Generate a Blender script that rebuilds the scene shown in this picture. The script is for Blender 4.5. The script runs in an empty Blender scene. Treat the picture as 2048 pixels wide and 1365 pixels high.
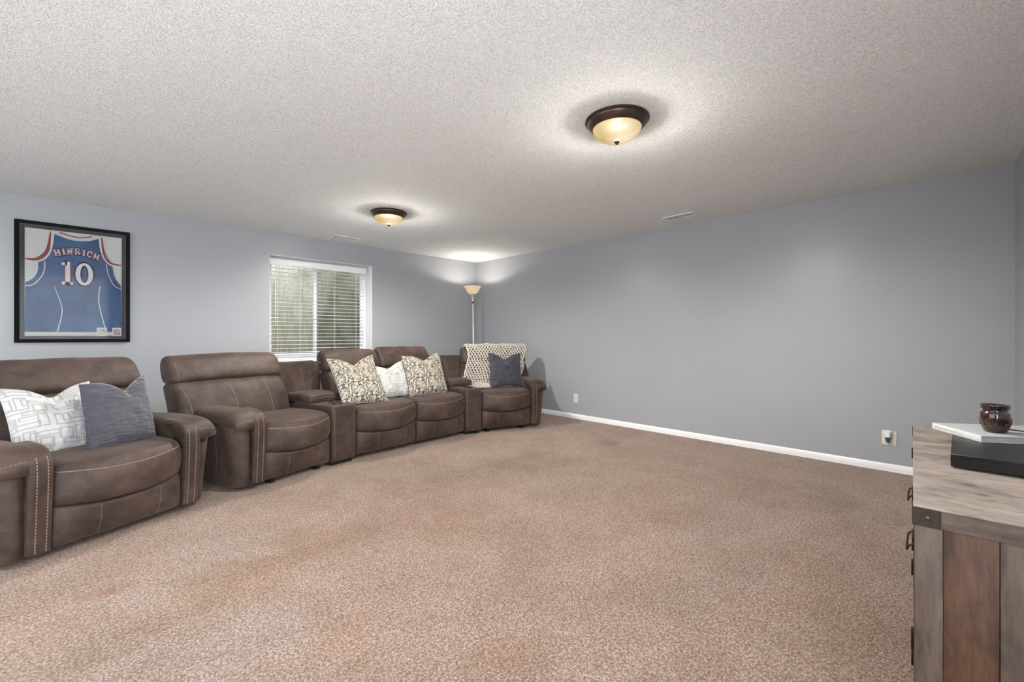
import bpy, bmesh, math, random
import numpy as np
from mathutils import Vector, Matrix, noise
from mathutils.bvhtree import BVHTree

random.seed(7); np.random.seed(7)
S = bpy.context.scene
COL = S.collection
PI = math.pi

# ------------------------------------------------------------------ camera, world, exposure
cam_d = bpy.data.cameras.new('camera'); cam = bpy.data.objects.new('camera', cam_d); COL.objects.link(cam)
cam.location = (-4.94, -5.97, 1.16)
cam.rotation_euler = (math.radians(90), 0, math.radians(45.8 - 90))
cam_d.sensor_width = 36.0; cam_d.lens = 880 / 2048 * 36; cam_d.shift_y = -10.5 / 2048
cam_d.clip_start = 0.02; cam_d.clip_end = 200
S.camera = cam
S.view_settings.view_transform = 'Standard'; S.view_settings.look = 'None'
S.view_settings.gamma = 1; S.view_settings.use_curve_mapping = False
S.view_settings.exposure = 0.70
S.cycles.use_denoising = True
S.cycles.max_bounces = 10; S.cycles.diffuse_bounces = 6; S.cycles.transparent_max_bounces = 12
S.cycles.sample_clamp_indirect = 6
W = bpy.data.worlds.new('sky'); S.world = W; W.use_nodes = True
wn = W.node_tree.nodes; wn.clear()
wo = wn.new('ShaderNodeOutputWorld'); wb = wn.new('ShaderNodeBackground')
wb.inputs[0].default_value = (0.86, 0.93, 1.0, 1); wb.inputs[1].default_value = 5.2
W.node_tree.links.new(wb.outputs[0], wo.inputs[0])

def lamp(name, kind, loc, power, color=(1, 1, 1), radius=0.05, rot=None, size=None):
    d = bpy.data.lights.new(name, kind); d.energy = power; d.color = color
    if kind == 'AREA':
        d.shape = 'RECTANGLE'; d.size, d.size_y = size
    else:
        d.shadow_soft_size = radius
    o = bpy.data.objects.new(name, d); COL.objects.link(o); o.location = loc
    if rot: o.rotation_euler = rot
    return o
CEIL_W = 50.0
LAMPS = [(-2.67, -4.53), (-2.67, -1.80)]
for i, (x, y) in enumerate(LAMPS):
    lamp('ceiling_bulb', 'POINT', (x + 0.005, y, 2.337), CEIL_W, (1.0, 0.97, 0.93), 0.05)
    # spot added in each fitting: more light downwards without a stronger ceiling halo
    sp = lamp('added_ceiling_spot', 'SPOT', (x + 0.005, y, 2.337), 1020.0, (1.0, 0.97, 0.93), 0.04)
    sp.data.spot_size = math.radians(172); sp.data.spot_blend = 0.6
LAMPX, LAMPY, LAMPZ = -0.44, -0.43, 1.955
lamp('torchiere_bulb', 'POINT', (LAMPX, LAMPY, LAMPZ - 0.045), 10.0, (1.0, 0.93, 0.85), 0.02)
# unseen fill lamps added at the far left wall and behind the camera
lamp('fill_far_left', 'AREA', (-7.85, -3.2, 1.25), 50.0, (0.95, 0.97, 1.0), rot=(0, -PI/2, 0), size=(2.2, 4.2))
lamp('fill_behind_camera', 'AREA', (-5.75, -6.45, 1.30), 270.0, (0.985, 0.995, 1.0), rot=(PI/2, 0, PI), size=(2.3, 2.1))

# ------------------------------------------------------------------ helpers
def prop(o, label=None, cat=None, group=None, kind=None):
    if label: o['label'] = label
    if cat: o['category'] = cat
    if group: o['group'] = group
    if kind: o['kind'] = kind
    return o
def empty(name, label, cat, loc=(0, 0, 0), rz=0, group=None):
    o = bpy.data.objects.new(name, None); COL.objects.link(o); o.location = loc; o.rotation_euler = (0, 0, rz)
    o.empty_display_size = 0.1
    return prop(o, label, cat, group)
def mesh(name, verts, faces, mat, parent=None, smooth=True, loc=None):
    me = bpy.data.meshes.new(name); me.from_pydata([tuple(v) for v in verts], [], faces); me.update()
    bm = bmesh.new(); bm.from_mesh(me); bmesh.ops.recalc_face_normals(bm, faces=bm.faces); bm.to_mesh(me); bm.free()
    return link(name, me, mat, parent, smooth, loc)
def link(name, me, mat, parent=None, smooth=True, loc=None):
    if mat is not None:
        for m in (mat if isinstance(mat, (list, tuple)) else [mat]): me.materials.append(m)
    if smooth: me.polygons.foreach_set('use_smooth', [True] * len(me.polygons))
    o = bpy.data.objects.new(name, me); COL.objects.link(o)
    if parent: o.parent = parent
    if loc: o.location = loc
    return o
def from_bm(name, bm, mat, parent=None, smooth=False, angle=None):
    bmesh.ops.recalc_face_normals(bm, faces=bm.faces)
    me = bpy.data.meshes.new(name); bm.to_mesh(me); bm.free()
    o = link(name, me, mat, parent, smooth)
    if angle is not None: 
        me.polygons.foreach_set('use_smooth', [True] * len(me.polygons))
        me.set_sharp_from_angle(angle=math.radians(angle))
    return o
def box(bm, x0, x1, y0, y1, z0, z1, bev=0, mi=0, seg=2, M=None):
    vs = [bm.verts.new(p) for p in [(x0,y0,z0),(x1,y0,z0),(x1,y1,z0),(x0,y1,z0),(x0,y0,z1),(x1,y0,z1),(x1,y1,z1),(x0,y1,z1)]]
    if M is not None:
        for v in vs: v.co = M @ v.co
    fs = [bm.faces.new([vs[i] for i in f]) for f in [(0,3,2,1),(4,5,6,7),(0,1,5,4),(1,2,6,5),(2,3,7,6),(3,0,4,7)]]
    for f in fs: f.material_index = mi
    if bev:
        es = list({e for f in fs for e in f.edges})
        r = bmesh.ops.bevel(bm, geom=es, offset=bev, segments=seg, affect='EDGES', profile=0.5)
        for f in r['faces']: f.material_index = mi
    return vs
def boxo(name, x0, x1, y0, y1, z0, z1, mat, parent=None, bev=0.003, seg=2):
    bm = bmesh.new(); box(bm, x0, x1, y0, y1, z0, z1, bev, 0, seg)
    return from_bm(name, bm, mat, parent, angle=40)
def lathe(name, prof, mat, parent=None, n=48, loc=None, cap=False):
    vs, fs = [], []
    for r, z in prof:
        for k in range(n):
            a = 2 * PI * k / n; vs.append((r * math.cos(a), r * math.sin(a), z))
    m = len(prof)
    for i in range(m - 1):
        for k in range(n):
            k2 = (k + 1) % n; fs.append((i*n+k, i*n+k2, (i+1)*n+k2, (i+1)*n+k))
    if cap:
        fs.append(tuple(range(n))); fs.append(tuple((m-1)*n + k for k in range(n)))
    o = mesh(name, vs, fs, mat, parent, True, loc)
    o.data.set_sharp_from_angle(angle=math.radians(50))
    return o
def tube_geo(pts, r, n=8, closed=False, vs=None, fs=None, rfun=None):
    vs = [] if vs is None else vs; fs = [] if fs is None else fs
    pts = [Vector(p) for p in pts]; m = len(pts); base = len(vs)
    up = None
    for i, p in enumerate(pts):
        if closed: t = pts[(i+1) % m] - pts[i-1]
        else: t = pts[min(i+1, m-1)] - pts[max(i-1, 0)]
        t.normalize()
        if up is None: up = Vector((0,0,1)) if abs(t.z) < .9 else Vector((1,0,0))
        s = t.cross(up).normalized(); up = s.cross(t).normalized()
        rr = rfun(i / max(1, m-1)) if rfun else r
        for k in range(n):
            a = 2*PI*k/n; vs.append(tuple(p + s*math.cos(a)*rr + up*math.sin(a)*rr))
    for i in range(m if closed else m-1):
        j = (i+1) % m
        for k in range(n):
            k2 = (k+1) % n; fs.append((base+i*n+k, base+i*n+k2, base+j*n+k2, base+j*n+k))
    if not closed:
        fs.append(tuple(base+k for k in range(n))); fs.append(tuple(base+(m-1)*n+k for k in range(n)))
    return vs, fs
def tube(name, pts, r, mat, parent=None, n=8, closed=False, rfun=None):
    vs, fs = tube_geo(pts, r, n, closed, rfun=rfun); return mesh(name, vs, fs, mat, parent)
def catmull(pts, n=6, closed=True):
    pts = [Vector(p) for p in pts]; m = len(pts); out = []
    for i in range(m if closed else m-1):
        if closed: p0,p1,p2,p3 = pts[i-1],pts[i],pts[(i+1)%m],pts[(i+2)%m]
        else: p0,p1,p2,p3 = pts[max(i-1,0)],pts[i],pts[i+1],pts[min(i+2,m-1)]
        for k in range(n):
            t = k/n
            out.append(0.5*((2*p1)+(-p0+p2)*t+(2*p0-5*p1+4*p2-p3)*t*t+(-p0+3*p1-3*p2+p3)*t**3))
    if not closed: out.append(pts[-1])
    return out
def fold(p, amp, scale=6.0, seed=0.0):
    q = Vector((p[0]*scale+seed, p[1]*scale-seed*.7, p[2]*scale+seed*.3))
    return amp * (noise.noise(q) + .5*noise.noise(q*2.3))
def smooth(a, b, x):
    t = min(1, max(0, (x-a)/(b-a))); return t*t*(3-2*t)

# ------------------------------------------------------------------ materials
class NT:
    def __init__(s, name):
        s.m = bpy.data.materials.new(name); s.m.use_nodes = True; s.t = s.m.node_tree; s.t.nodes.clear()
        s.out = s.n('OutputMaterial'); s.b = s.n('BsdfPrincipled'); s.l(s.b.outputs[0], s.out.inputs[0])
    def n(s, k, **kw):
        o = s.t.nodes.new('ShaderNode' + k)
        for a, v in kw.items(): setattr(o, a, v)
        return o
    def l(s, a, b): s.t.links.new(a, b)
    def set(s, **kw):
        for k, v in kw.items(): s.b.inputs[k.replace('_', ' ')].default_value = (*v, 1) if isinstance(v, tuple) and len(v) == 3 else v
        return s
    def coord(s, kind='Object', scale=None):
        c = s.n('TexCoord').outputs[kind]
        if scale:
            mp = s.n('Mapping'); s.l(c, mp.inputs[0]); mp.inputs[3].default_value = scale; return mp.outputs[0]
        return c
    def noise(s, c, scale, detail=3, rough=.5, dist=0):
        o = s.n('TexNoise'); s.l(c, o.inputs['Vector']); o.inputs['Scale'].default_value = scale
        o.inputs['Detail'].default_value = detail; o.inputs['Roughness'].default_value = rough; o.inputs['Distortion'].default_value = dist
        return o.outputs['Fac']
    def ramp(s, f, stops, interp='LINEAR'):
        r = s.n('ValToRGB'); s.l(f, r.inputs[0]); r.color_ramp.interpolation = interp
        e = r.color_ramp.elements
        while len(e) < len(stops): e.new(.5)
        for i, (p, c) in enumerate(stops):
            e[i].position = p; e[i].color = (*c, 1) if isinstance(c, tuple) else (c, c, c, 1)
        return r.outputs[0]
    def mix(s, f, a, b, mode='MIX'):
        o = s.n('Mix', data_type='RGBA', blend_type=mode)
        for sock, v in ((o.inputs[0], f), (o.inputs[6], a), (o.inputs[7], b)):
            if isinstance(v, (int, float)): sock.default_value = v
            elif isinstance(v, tuple): sock.default_value = (*v, 1)
            else: s.l(v, sock)
        return o.outputs[2]
    def math(s, op, a, b=0.0):
        o = s.n('Math', operation=op)
        for sock, v in ((o.inputs[0], a), (o.inputs[1], b)):
            if isinstance(v, (int, float)): sock.default_value = v
            else: s.l(v, sock)
        return o.outputs[0]
    def bump(s, h, strength=.3, dist=.01, prev=None):
        o = s.n('Bump'); s.l(h, o.inputs['Height']); o.inputs['Strength'].default_value = strength; o.inputs['Distance'].default_value = dist
        if prev is not None: s.l(prev, o.inputs['Normal'])
        s.l(o.outputs[0], s.b.inputs['Normal']); return o.outputs[0]
    def col(s, c):
        s.l(c, s.b.inputs['Base Color']); return s
def plain(name, c, rough=.5, metal=0, var=.06, nscale=12, bump=0, **kw):
    t = NT(name); co = t.coord()
    f = t.noise(co, nscale, 3)
    t.col(t.ramp(f, [(.3, tuple(max(0, x*(1-var)) for x in c)), (.7, tuple(min(1, x*(1+var)) for x in c))]))
    t.set(Roughness=rough, Metallic=metal, **kw)
    if bump: t.bump(t.noise(co, nscale*8, 2), bump, .002)
    return t.m

def mk_wall(name, c):
    t = NT(name); co = t.coord()
    f = t.noise(co, 1.3, 3)
    t.col(t.ramp(f, [(.3, tuple(x*.985 for x in c)), (.7, tuple(x*1.015 for x in c))]))
    t.set(Roughness=.33, Specular_IOR_Level=.5)
    b = t.bump(t.noise(co, 150, 3, .6), .10, .002)
    t.bump(t.noise(co, 2.2, 2), .25, .012, b)
    return t.m
M_wall = mk_wall('grey_wall_paint', (.330, .345, .366))
def mk_ceiling():
    t = NT('popcorn_ceiling'); co = t.coord()
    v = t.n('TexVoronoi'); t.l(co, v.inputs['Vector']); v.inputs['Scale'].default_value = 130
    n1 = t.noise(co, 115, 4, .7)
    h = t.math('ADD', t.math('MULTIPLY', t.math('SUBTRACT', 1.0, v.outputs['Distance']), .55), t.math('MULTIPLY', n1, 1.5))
    t.col(t.ramp(t.math('MULTIPLY', h, .5), [(.40, (.74, .75, .74)), (.60, (.96, .97, .96))]))  # hollows painted darker: cavity shade put into the ceiling colour
    t.set(Roughness=.85, Specular_IOR_Level=.3)
    t.bump(h, .7, .008)
    return t.m
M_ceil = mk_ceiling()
def mk_carpet():
    t = NT('carpet_pile'); co = t.coord()
    big = t.noise(co, .55, 4, .6, .3)
    mid = t.noise(co, 2.4, 5, .65, .2)
    base = t.ramp(big, [(.34, (.455, .382, .315)), (.50, (.495, .402, .353)), (.66, (.445, .39, .353))])
    base = t.mix(t.ramp(mid, [(.38, 0.0), (.62, 1.0)]), t.mix(1.0, base, (.84, .80, .75), 'MULTIPLY'), base)
    # tufts
    warp = t.n('VectorMath', operation='ADD'); t.l(co, warp.inputs[0])
    nz = t.n('TexNoise'); t.l(co, nz.inputs['Vector']); nz.inputs['Scale'].default_value = 60
    sc = t.n('VectorMath', operation='SCALE'); t.l(nz.outputs['Color'], sc.inputs[0]); sc.inputs['Scale'].default_value = .012
    t.l(sc.outputs[0], warp.inputs[1])
    v = t.n('TexVoronoi'); t.l(warp.outputs[0], v.inputs['Vector']); v.inputs['Scale'].default_value = 125
    fine = t.noise(co, 260, 3, .7)
    med = t.noise(co, 85, 3, .6)
    dark = t.ramp(v.outputs['Distance'], [(.25, (1.08, 1.08, 1.08)), (.62, (.58, .43, .34))])
    cc = t.mix(1.0, base, dark, 'MULTIPLY')
    cc = t.mix(1.0, cc, t.ramp(med, [(.34, (.56, .47, .41)), (.50, (1.0, 1.0, 1.0)), (.68, (1.22, 1.22, 1.22))]), 'MULTIPLY')
    cc = t.mix(.8, cc, t.ramp(fine, [(.30, .55), (.5, 1.05), (.7, 1.35)]), 'MULTIPLY')
    # worn / stained spots of fixed shape
    sp = t.n('SeparateXYZ'); t.l(co, sp.inputs[0])
    for x, y, r, c, k in STAINS:
        dx = t.math('SUBTRACT', sp.outputs[0], x); dy = t.math('SUBTRACT', sp.outputs[1], y)
        d = t.math('SQRT', t.math('ADD', t.math('MULTIPLY', dx, dx), t.math('MULTIPLY', dy, dy)))
        d = t.math('ADD', t.math('DIVIDE', d, r), t.math('MULTIPLY', t.math('SUBTRACT', mid, .5), 2.2))
        cc = t.mix(t.ramp(d, [(.25, k), (1.0, 0.0)]), cc, t.mix(1.0, cc, c, 'MULTIPLY'))
    t.col(cc); t.set(Roughness=1.0, Specular_IOR_Level=.1, Sheen_Weight=.25, Sheen_Roughness=.6)
    h = t.math('SUBTRACT', t.math('ADD', t.math('MULTIPLY', med, .8), t.math('MULTIPLY', fine, .5)), t.math('MULTIPLY', v.outputs['Distance'], .7))
    t.bump(h, .8, .012)
    return t.m
STAINS = [(-.845, -3.30, .15, (.66, .62, .55), .9), (-4.86, -3.26, .10, (.80, .62, .50), .9), (-3.98, -3.42, .30, (.86, .78, .62), .9),
          (-4.45, -3.62, .34, (.88, .78, .60), .9), (-4.21, -4.30, .22, (.92, .84, .70), .8), (-3.37, -3.83, .25, (.92, .86, .72), .7),
          (-5.0, -3.65, .35, (.86, .80, .68), .8), (-3.31, -3.34, .55, (1.0, .90, .86), .6), (-2.1, -4.5, .6, (1.0, .91, .88), .6),
          (-2.0, -3.3, .5, (.84, .84, .82), .8), (-2.9, -2.75, .45, (.84, .83, .80), .8), (-1.2, -5.3, .45, (.86, .85, .84), .8), (-3.84, -4.77, .22, (.92, .82, .72), .6)]
M_carpet = mk_carpet()
M_white = plain('white_trim_paint', (.80, .81, .82), .35, var=.01)
M_vinyl = plain('white_vinyl', (.82, .84, .86), .3, var=.01)
def mk_suede():
    t = NT('brown_suede'); co = t.coord()
    a = t.noise(co, 3.2, 5, .65, .6); b = t.noise(co, 11, 4, .6, .5); f = t.noise(co, 240, 3, .7)
    c = t.ramp(a, [(.30, (.031, .0185, .0145)), (.5, (.054, .035, .028)), (.72, (.090, .062, .051))])
    c = t.mix(.6, c, t.ramp(b, [(.32, .50), (.5, 1.0), (.7, 1.35)]), 'MULTIPLY')
    c = t.mix(.5, c, t.ramp(f, [(.3, .75), (.7, 1.25)]), 'MULTIPLY')
    t.col(c); t.set(Roughness=.58, Specular_IOR_Level=.35, Sheen_Weight=.15, Sheen_Roughness=.45)
    t.b.inputs['Sheen Tint'].default_value = (.85, .68, .6, 1)
    n = t.bump(b, .35, .010); t.bump(f, .12, .001, n)
    return t.m
M_suede = mk_suede()
M_thread = plain('tan_thread', (.27, .185, .140), .7, var=.1)
M_piping = plain('brown_piping', (.20, .13, .098), .6, var=.1)
M_black = plain('black_metal', (.012, .012, .013), .4, var=.2)
M_under = plain('black_dust_cloth', (.01, .009, .009), .9)
M_bronze = plain('oil_rubbed_bronze', (.085, .060, .048), .34, .75, var=.15)
def mk_amber():
    t = NT('amber_alabaster_glass'); co = t.coord()
    m = t.noise(co, 7, 4, .6, 1.5)
    c = t.ramp(m, [(.3, (1.0, .60, .17)), (.6, (1.0, .74, .30))])
    # the frosted glass glows more in front of its bulb
    ds = t.n('VectorMath', operation='DISTANCE'); t.l(co, ds.inputs[0]); ds.inputs[1].default_value = (.012, -.036, -.088)
    hot = t.ramp(ds.outputs['Value'], [(.02, 1.0), (.12, 0.0)])
    cc = t.mix(hot, c, (1.0, .90, .68)); st = t.math('ADD', t.math('MULTIPLY', hot, .22), .42)
    em = t.n('Emission'); t.l(cc, em.inputs[0]); t.l(st, em.inputs[1])
    tr = t.n('BsdfTransparent'); tr.inputs[0].default_value = (1, .95, .88, 1)
    gl = t.n('BsdfGlossy'); gl.inputs['Roughness'].default_value = .25
    m1 = t.n('MixShader'); m1.inputs[0].default_value = .06; t.l(em.outputs[0], m1.inputs[1]); t.l(gl.outputs[0], m1.inputs[2])
    m2 = t.n('MixShader'); m2.inputs[0].default_value = .08; t.l(m1.outputs[0], m2.inputs[1]); t.l(tr.outputs[0], m2.inputs[2])
    t.l(m2.outputs[0], t.out.inputs[0]); return t.m
M_amber = mk_amber()
def mk_glass(name, tint=(1, 1, 1), spec=.10, clear=.92):
    t = NT(name)
    tr = t.n('BsdfTransparent'); tr.inputs[0].default_value = (*[x*clear for x in tint], 1)
    gl = t.n('BsdfGlossy'); gl.inputs['Roughness'].default_value = .02
    lw = t.n('LayerWeight'); lw.inputs[0].default_value = .25
    f = t.math('MULTIPLY', lw.outputs['Fresnel'], spec*6)
    m = t.n('MixShader'); t.l(f, m.inputs[0]); t.l(tr.outputs[0], m.inputs[1]); t.l(gl.outputs[0], m.inputs[2])
    t.l(m.outputs[0], t.out.inputs[0]); return t.m
M_glass = mk_glass('clear_glass')
M_pglass = mk_glass('picture_glass', (1, 1, 1), .05)
M_screen = mk_glass('insect_screen_mesh', (.82, .82, .82), .02, .95)

# ------------------------------------------------------------------ setting
X0, X1, YB, H = -7.9, 0.0, 0.0, 2.44
A3 = math.radians(3.478)                       # the near wall is slightly out of square
YR = -6.23                                     # right wall meets near wall
YL = YR + X0 * math.tan(A3)
WX0, WX1, WZ0, WZ1 = -3.30, -1.955, .827, 2.165
def quads(name, qs, mat, kind='structure'):
    vs, fs = [], []
    for q in qs:
        b = len(vs); vs += q; fs.append(tuple(range(b, b+len(q))))
    o = mesh(name, vs, fs, mat, None, False); bm = bmesh.new(); bm.from_mesh(o.data)
    bmesh.ops.remove_doubles(bm, verts=bm.verts, dist=1e-4); bmesh.ops.recalc_face_normals(bm, faces=bm.faces); bm.to_mesh(o.data); bm.free()
    return prop(o, kind=kind)
def slab(name, pts, t, mat):
    """closed slab: polygon pts extruded by the vector t"""
    bm = bmesh.new(); a = [bm.verts.new(p) for p in pts]; b = [bm.verts.new(Vector(p)+Vector(t)) for p in pts]
    bm.faces.new(a); bm.faces.new(b); n = len(pts)
    for i in range(n): bm.faces.new([a[i], a[(i+1) % n], b[(i+1) % n], b[i]])
    return prop(from_bm(name, bm, mat), kind='structure')
slab('floor', [(X0, YL, 0), (X1, YR, 0), (X1, YB, 0), (X0, YB, 0)], (0, 0, -.15), M_carpet)
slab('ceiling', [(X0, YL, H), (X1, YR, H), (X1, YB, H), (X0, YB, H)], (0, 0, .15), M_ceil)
slab('wall_right', [(0, YR-.3, -.15), (0, .3, -.15), (0, .3, H+.15), (0, YR-.3, H+.15)], (.15, 0, 0), M_wall)
slab('wall_near', [(0, YR, -.15), (X0, YL, -.15), (X0, YL, H+.15), (0, YR, H+.15)], (-.15*math.sin(-A3), -.15, 0), M_wall)
slab('wall_far_left', [(X0, YL-.2, -.15), (X0, .3, -.15), (X0, .3, H+.15), (X0, YL-.2, H+.15)], (-.15, 0, 0), M_wall)
bm = bmesh.new()
for a in ((X0-.15, WX0, 0, .26, -.15, H+.15), (WX1, .15, 0, .26, -.15, H+.15), (WX0, WX1, 0, .26, -.15, WZ0), (WX0, WX1, 0, .26, WZ1, H+.15)): box(bm, *a)
bmesh.ops.remove_doubles(bm, verts=bm.verts, dist=1e-4)
prop(from_bm('wall_left', bm, M_wall), kind='structure')
def baseboard(name, p, q, nrm):
    """profiled skirting from p to q, nrm points into the room"""
    prof = [(0, 0), (.014, 0), (.014, .035), (.012, .040), (.012, .048), (.007, .056), (.004, .062), (0, .064)]
    vs, fs = [], []
    for e in (p, q):
        for d, z in prof: vs.append((e[0]+nrm[0]*d, e[1]+nrm[1]*d, z))
    n = len(prof)
    for i in range(n): fs.append((i, (i+1) % n, n+(i+1) % n, n+i))
    fs += [tuple(range(n)), tuple(range(n, 2*n))]
    return prop(mesh(name, vs, fs, M_white, None, False), kind='structure')
baseboard('baseboard_right', (0, YR+.02), (0, -.002), (-1, 0))
baseboard('baseboard_left', (X0, 0), (-.002, 0), (0, -1))
baseboard('baseboard_near', (X0+.02, YL+.001), (-.02, YR+.001), (-math.sin(A3), math.cos(A3)))

# window: drywall return liners, vinyl slider, sill, outside well
def trimbox(name, *a):
    return prop(boxo(name, *a, M_white, None, .002), kind='structure')
trimbox('trim_1', WX0-.0005, WX0+.006, .0005, .20, WZ0+.02, WZ1)
trimbox('trim_2', WX1-.006, WX1+.0005, .0005, .20, WZ0+.02, WZ1)
trimbox('trim_3', WX0+.006, WX1-.006, .0005, .20, WZ1-.006, WZ1+.0005)
trimbox('trim_4', WX0, WX1, -.012, .20, WZ0-.0005, WZ0+.022)
win = bpy.data.objects.new('window_1', None); COL.objects.link(win); win['kind'] = 'structure'; win.location = (WX0, .20, WZ0)
ww, wh = WX1-WX0, WZ1-WZ0
bm = bmesh.new()
for a in ((0, .045, 0, .07, .0, wh), (ww-.045, ww, 0, .07, 0, wh), (.045, ww-.045, 0, .07, 0, .06), (.045, ww-.045, 0, .07, wh-.045, wh)): box(bm, *a, .004)
from_bm('window_frame', bm, M_vinyl, win, angle=40)
def sash(x0, x1, y):
    bm = bmesh.new(); w = .04
    for a in ((x0, x0+w, y, y+.03, .06, wh-.045), (x1-w, x1, y, y+.03, .06, wh-.045), (x0+w, x1-w, y, y+.03, .06, .06+w), (x0+w, x1-w, y, y+.03, wh-.045-w, wh-.045)): box(bm, *a, .003)
    s = from_bm('window_sash', bm, M_vinyl, win, angle=40)
    boxo('pane', x0+w, x1-w, y+.012, y+.016, .06+w, wh-.045-w, M_glass, s, 0)
    return s
mid = .60
sash(.045, mid+.045, .034); sash(mid, ww-.045, .002)
boxo('insect_screen', mid+.05, ww-.05, .066, .067, .07, wh-.05, M_screen, win, 0)
def mk_well():
    t = NT('mossy_window_well'); co = t.coord()
    a = t.noise(co, 2.0, 5, .6, .3); mp = t.coord('Object', (14, 14, 1.2)); g = t.noise(mp, 2.5, 5, .6)
    c = t.ramp(a, [(.3, (.20, .20, .13)), (.48, (.40, .385, .28)), (.62, (.46, .44, .35)), (.75, (.40, .36, .30))])
    c = t.mix(.8, c, t.ramp(g, [(.3, .60), (.55, 1.0), (.7, 1.2)]), 'MULTIPLY')
    c = t.mix(.5, c, t.ramp(t.noise(co, 60, 4, .7), [(.3, .6), (.7, 1.3)]), 'MULTIPLY')
    t.col(c); t.set(Roughness=.9); t.bump(g, .5, .02); return t.m
M_well = mk_well()
bm = bmesh.new()
box(bm, -3.75, -1.35, 1.20, 1.30, .45, 2.75); box(bm, -3.75, -3.65, .26, 1.20, .45, 2.75)
box(bm, -3.65, -1.35, .26, 1.20, .45, .60); box(bm, -1.45, -1.35, .26, 1.20, .6, 2.75)
ww_o = prop(from_bm('window_well', bm, M_well), kind='structure')

# ------------------------------------------------------------------ blind
blind = empty('window_blind', 'white horizontal slatted blind lowered inside the window recess', 'blind', (WX0, .085, WZ0))
bx0, bx1 = .012, ww-.075
boxo('valance', bx0-.004, bx1+.012, -.038, -.024, wh-.115, wh-.035, M_vinyl, blind, .004)
boxo('head_rail', bx0, bx1, -.022, .028, wh-.095, wh-.045, M_vinyl, blind, .003)
def slat_mesh():
    vs, fs = [], []; n = 6
    for x in (bx0, bx1):
        for k in range(n+1):
            y = -.0245 + .049*k/n; z = .0028*(1-(2*k/n-1)**2); vs.append((x, y, z))
        for k in range(n, -1, -1):
            y = -.0245 + .049*k/n; z = .0028*(1-(2*k/n-1)**2) - .0026; vs.append((x, y, z))
    m = 2*(n+1)
    for k in range(m): fs.append((k, (k+1) % m, m+(k+1) % m, m+k))
    fs += [tuple(range(m)), tuple(range(m, 2*m))]
    me = bpy.data.meshes.new('slat'); me.from_pydata(vs, [], fs)
    b = bmesh.new(); b.from_mesh(me); bmesh.ops.recalc_face_normals(b, faces=b.faces); b.to_mesh(me); b.free()
    me.materials.append(M_vinyl); return me
sm = slat_mesh(); nsl = 24; zt, zb = wh-.145, .075
for i in range(nsl):
    s = bpy.data.objects.new('slat', sm); COL.objects.link(s); s.parent = blind
    s.location = (0, 0, zt + (zb-zt)*i/(nsl-1)); s.rotation_euler = (math.radians(-1), 0, 0)
boxo('bottom_rail', bx0, bx1, -.025, .025, .026, .042, M_vinyl, blind, .003)
for fx in (.08, .30, .655, .90):
    x = bx0 + (bx1-bx0)*fx
    for dy in (-.027, .027):
        tube('ladder_cord', [(x+dy*.2, dy, .03), (x+dy*.2, dy, wh-.09)], .0011, M_vinyl, blind, 5)
tube('tilt_wand', [(.075, -.045, wh-.11), (.078, -.046, .46)], .0045, M_vinyl, blind, 8)

# ------------------------------------------------------------------ ceiling lights
def ceiling_light(x, y, label, rz=0):
    o = empty('ceiling_light', label, 'ceiling light', (x, y, H), rz, 'ceiling flush lights')
    lathe('mounting_pan', [(.0, 0), (.186, 0), (.187, -.006), (.182, -.011), (.176, -.012), (.176, -.018), (.172, -.024), (.164, -.034), (.153, -.046), (.147, -.050), (.143, -.052), (.140, -.050), (.140, -.040)], M_bronze, o, 64)
    lathe('added_dark_disc', [(.0, -.039), (.139, -.039), (.139, -.041), (.0, -.041)], M_under, o, 48)  # dark disc added inside the pan to stop the bulb's glare on it
    pr = [(.141*math.cos(a), -.048 - .078*math.sin(a)) for a in [PI/2*k/14 for k in range(15)]]; pr[-1] = (.0005, pr[-1][1])
    lathe('glass_bowl', pr, M_amber, o, 64)
    lathe('finial', [(.0, -.118), (.012, -.119), (.0165, -.124), (.0165, -.130), (.012, -.134), (.010, -.139), (.005, -.143), (.0, -.144)], M_bronze, o, 24)
    return o
ceiling_light(*LAMPS[0], 'bronze-rimmed amber glass ceiling light, larger and nearer one over the carpet')
ceiling_light(*LAMPS[1], 'bronze-rimmed amber glass ceiling light, smaller far one above the loveseat')

# ------------------------------------------------------------------ vents
def vent(x, y, rz, label):
    o = empty('ceiling_vent', label, 'vent', (x, y, H), rz, 'ceiling vents')
    L, Wd = .34, .15
    bm = bmesh.new()
    for a in ((-L/2, L/2, -Wd/2, -Wd/2+.022, -.006, 0), (-L/2, L/2, Wd/2-.022, Wd/2, -.006, 0), (-L/2, -L/2+.024, -Wd/2+.022, Wd/2-.022, -.006, 0), (L/2-.024, L/2, -Wd/2+.022, Wd/2-.022, -.006, 0), (-.006, .006, -Wd/2+.022, Wd/2-.022, -.006, 0)): box(bm, *a, .0015, seg=1)
    from_bm('vent_frame', bm, M_vinyl, o)
    boxo('duct_opening', -L/2+.02, L/2-.02, -Wd/2+.02, Wd/2-.02, -.0012, -.0002, M_black, o, 0)
    for sx in (-1, 1):
        for k in range(7):
            y0 = -Wd/2 + .03 + k*.0148
            bm = bmesh.new(); xa = .008 if sx > 0 else -L/2+.026
            M = Matrix.Translation((0, y0, -.0035 if sx > 0 else -.006)) @ Matrix.Rotation(math.radians(2 if sx > 0 else 25), 4, 'X')
            box(bm, xa, xa+L/2-.034, *((-.0022, .0022) if sx > 0 else (-.006, .006)), -.0006, .0006, M=M); from_bm('louver', bm, M_vinyl, o)
vent(-.37, -3.845, math.radians(-90), 'white slotted ceiling vent near the right grey wall')
vent(-2.49, -.34, 0, 'white slotted ceiling vent above the window')

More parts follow.
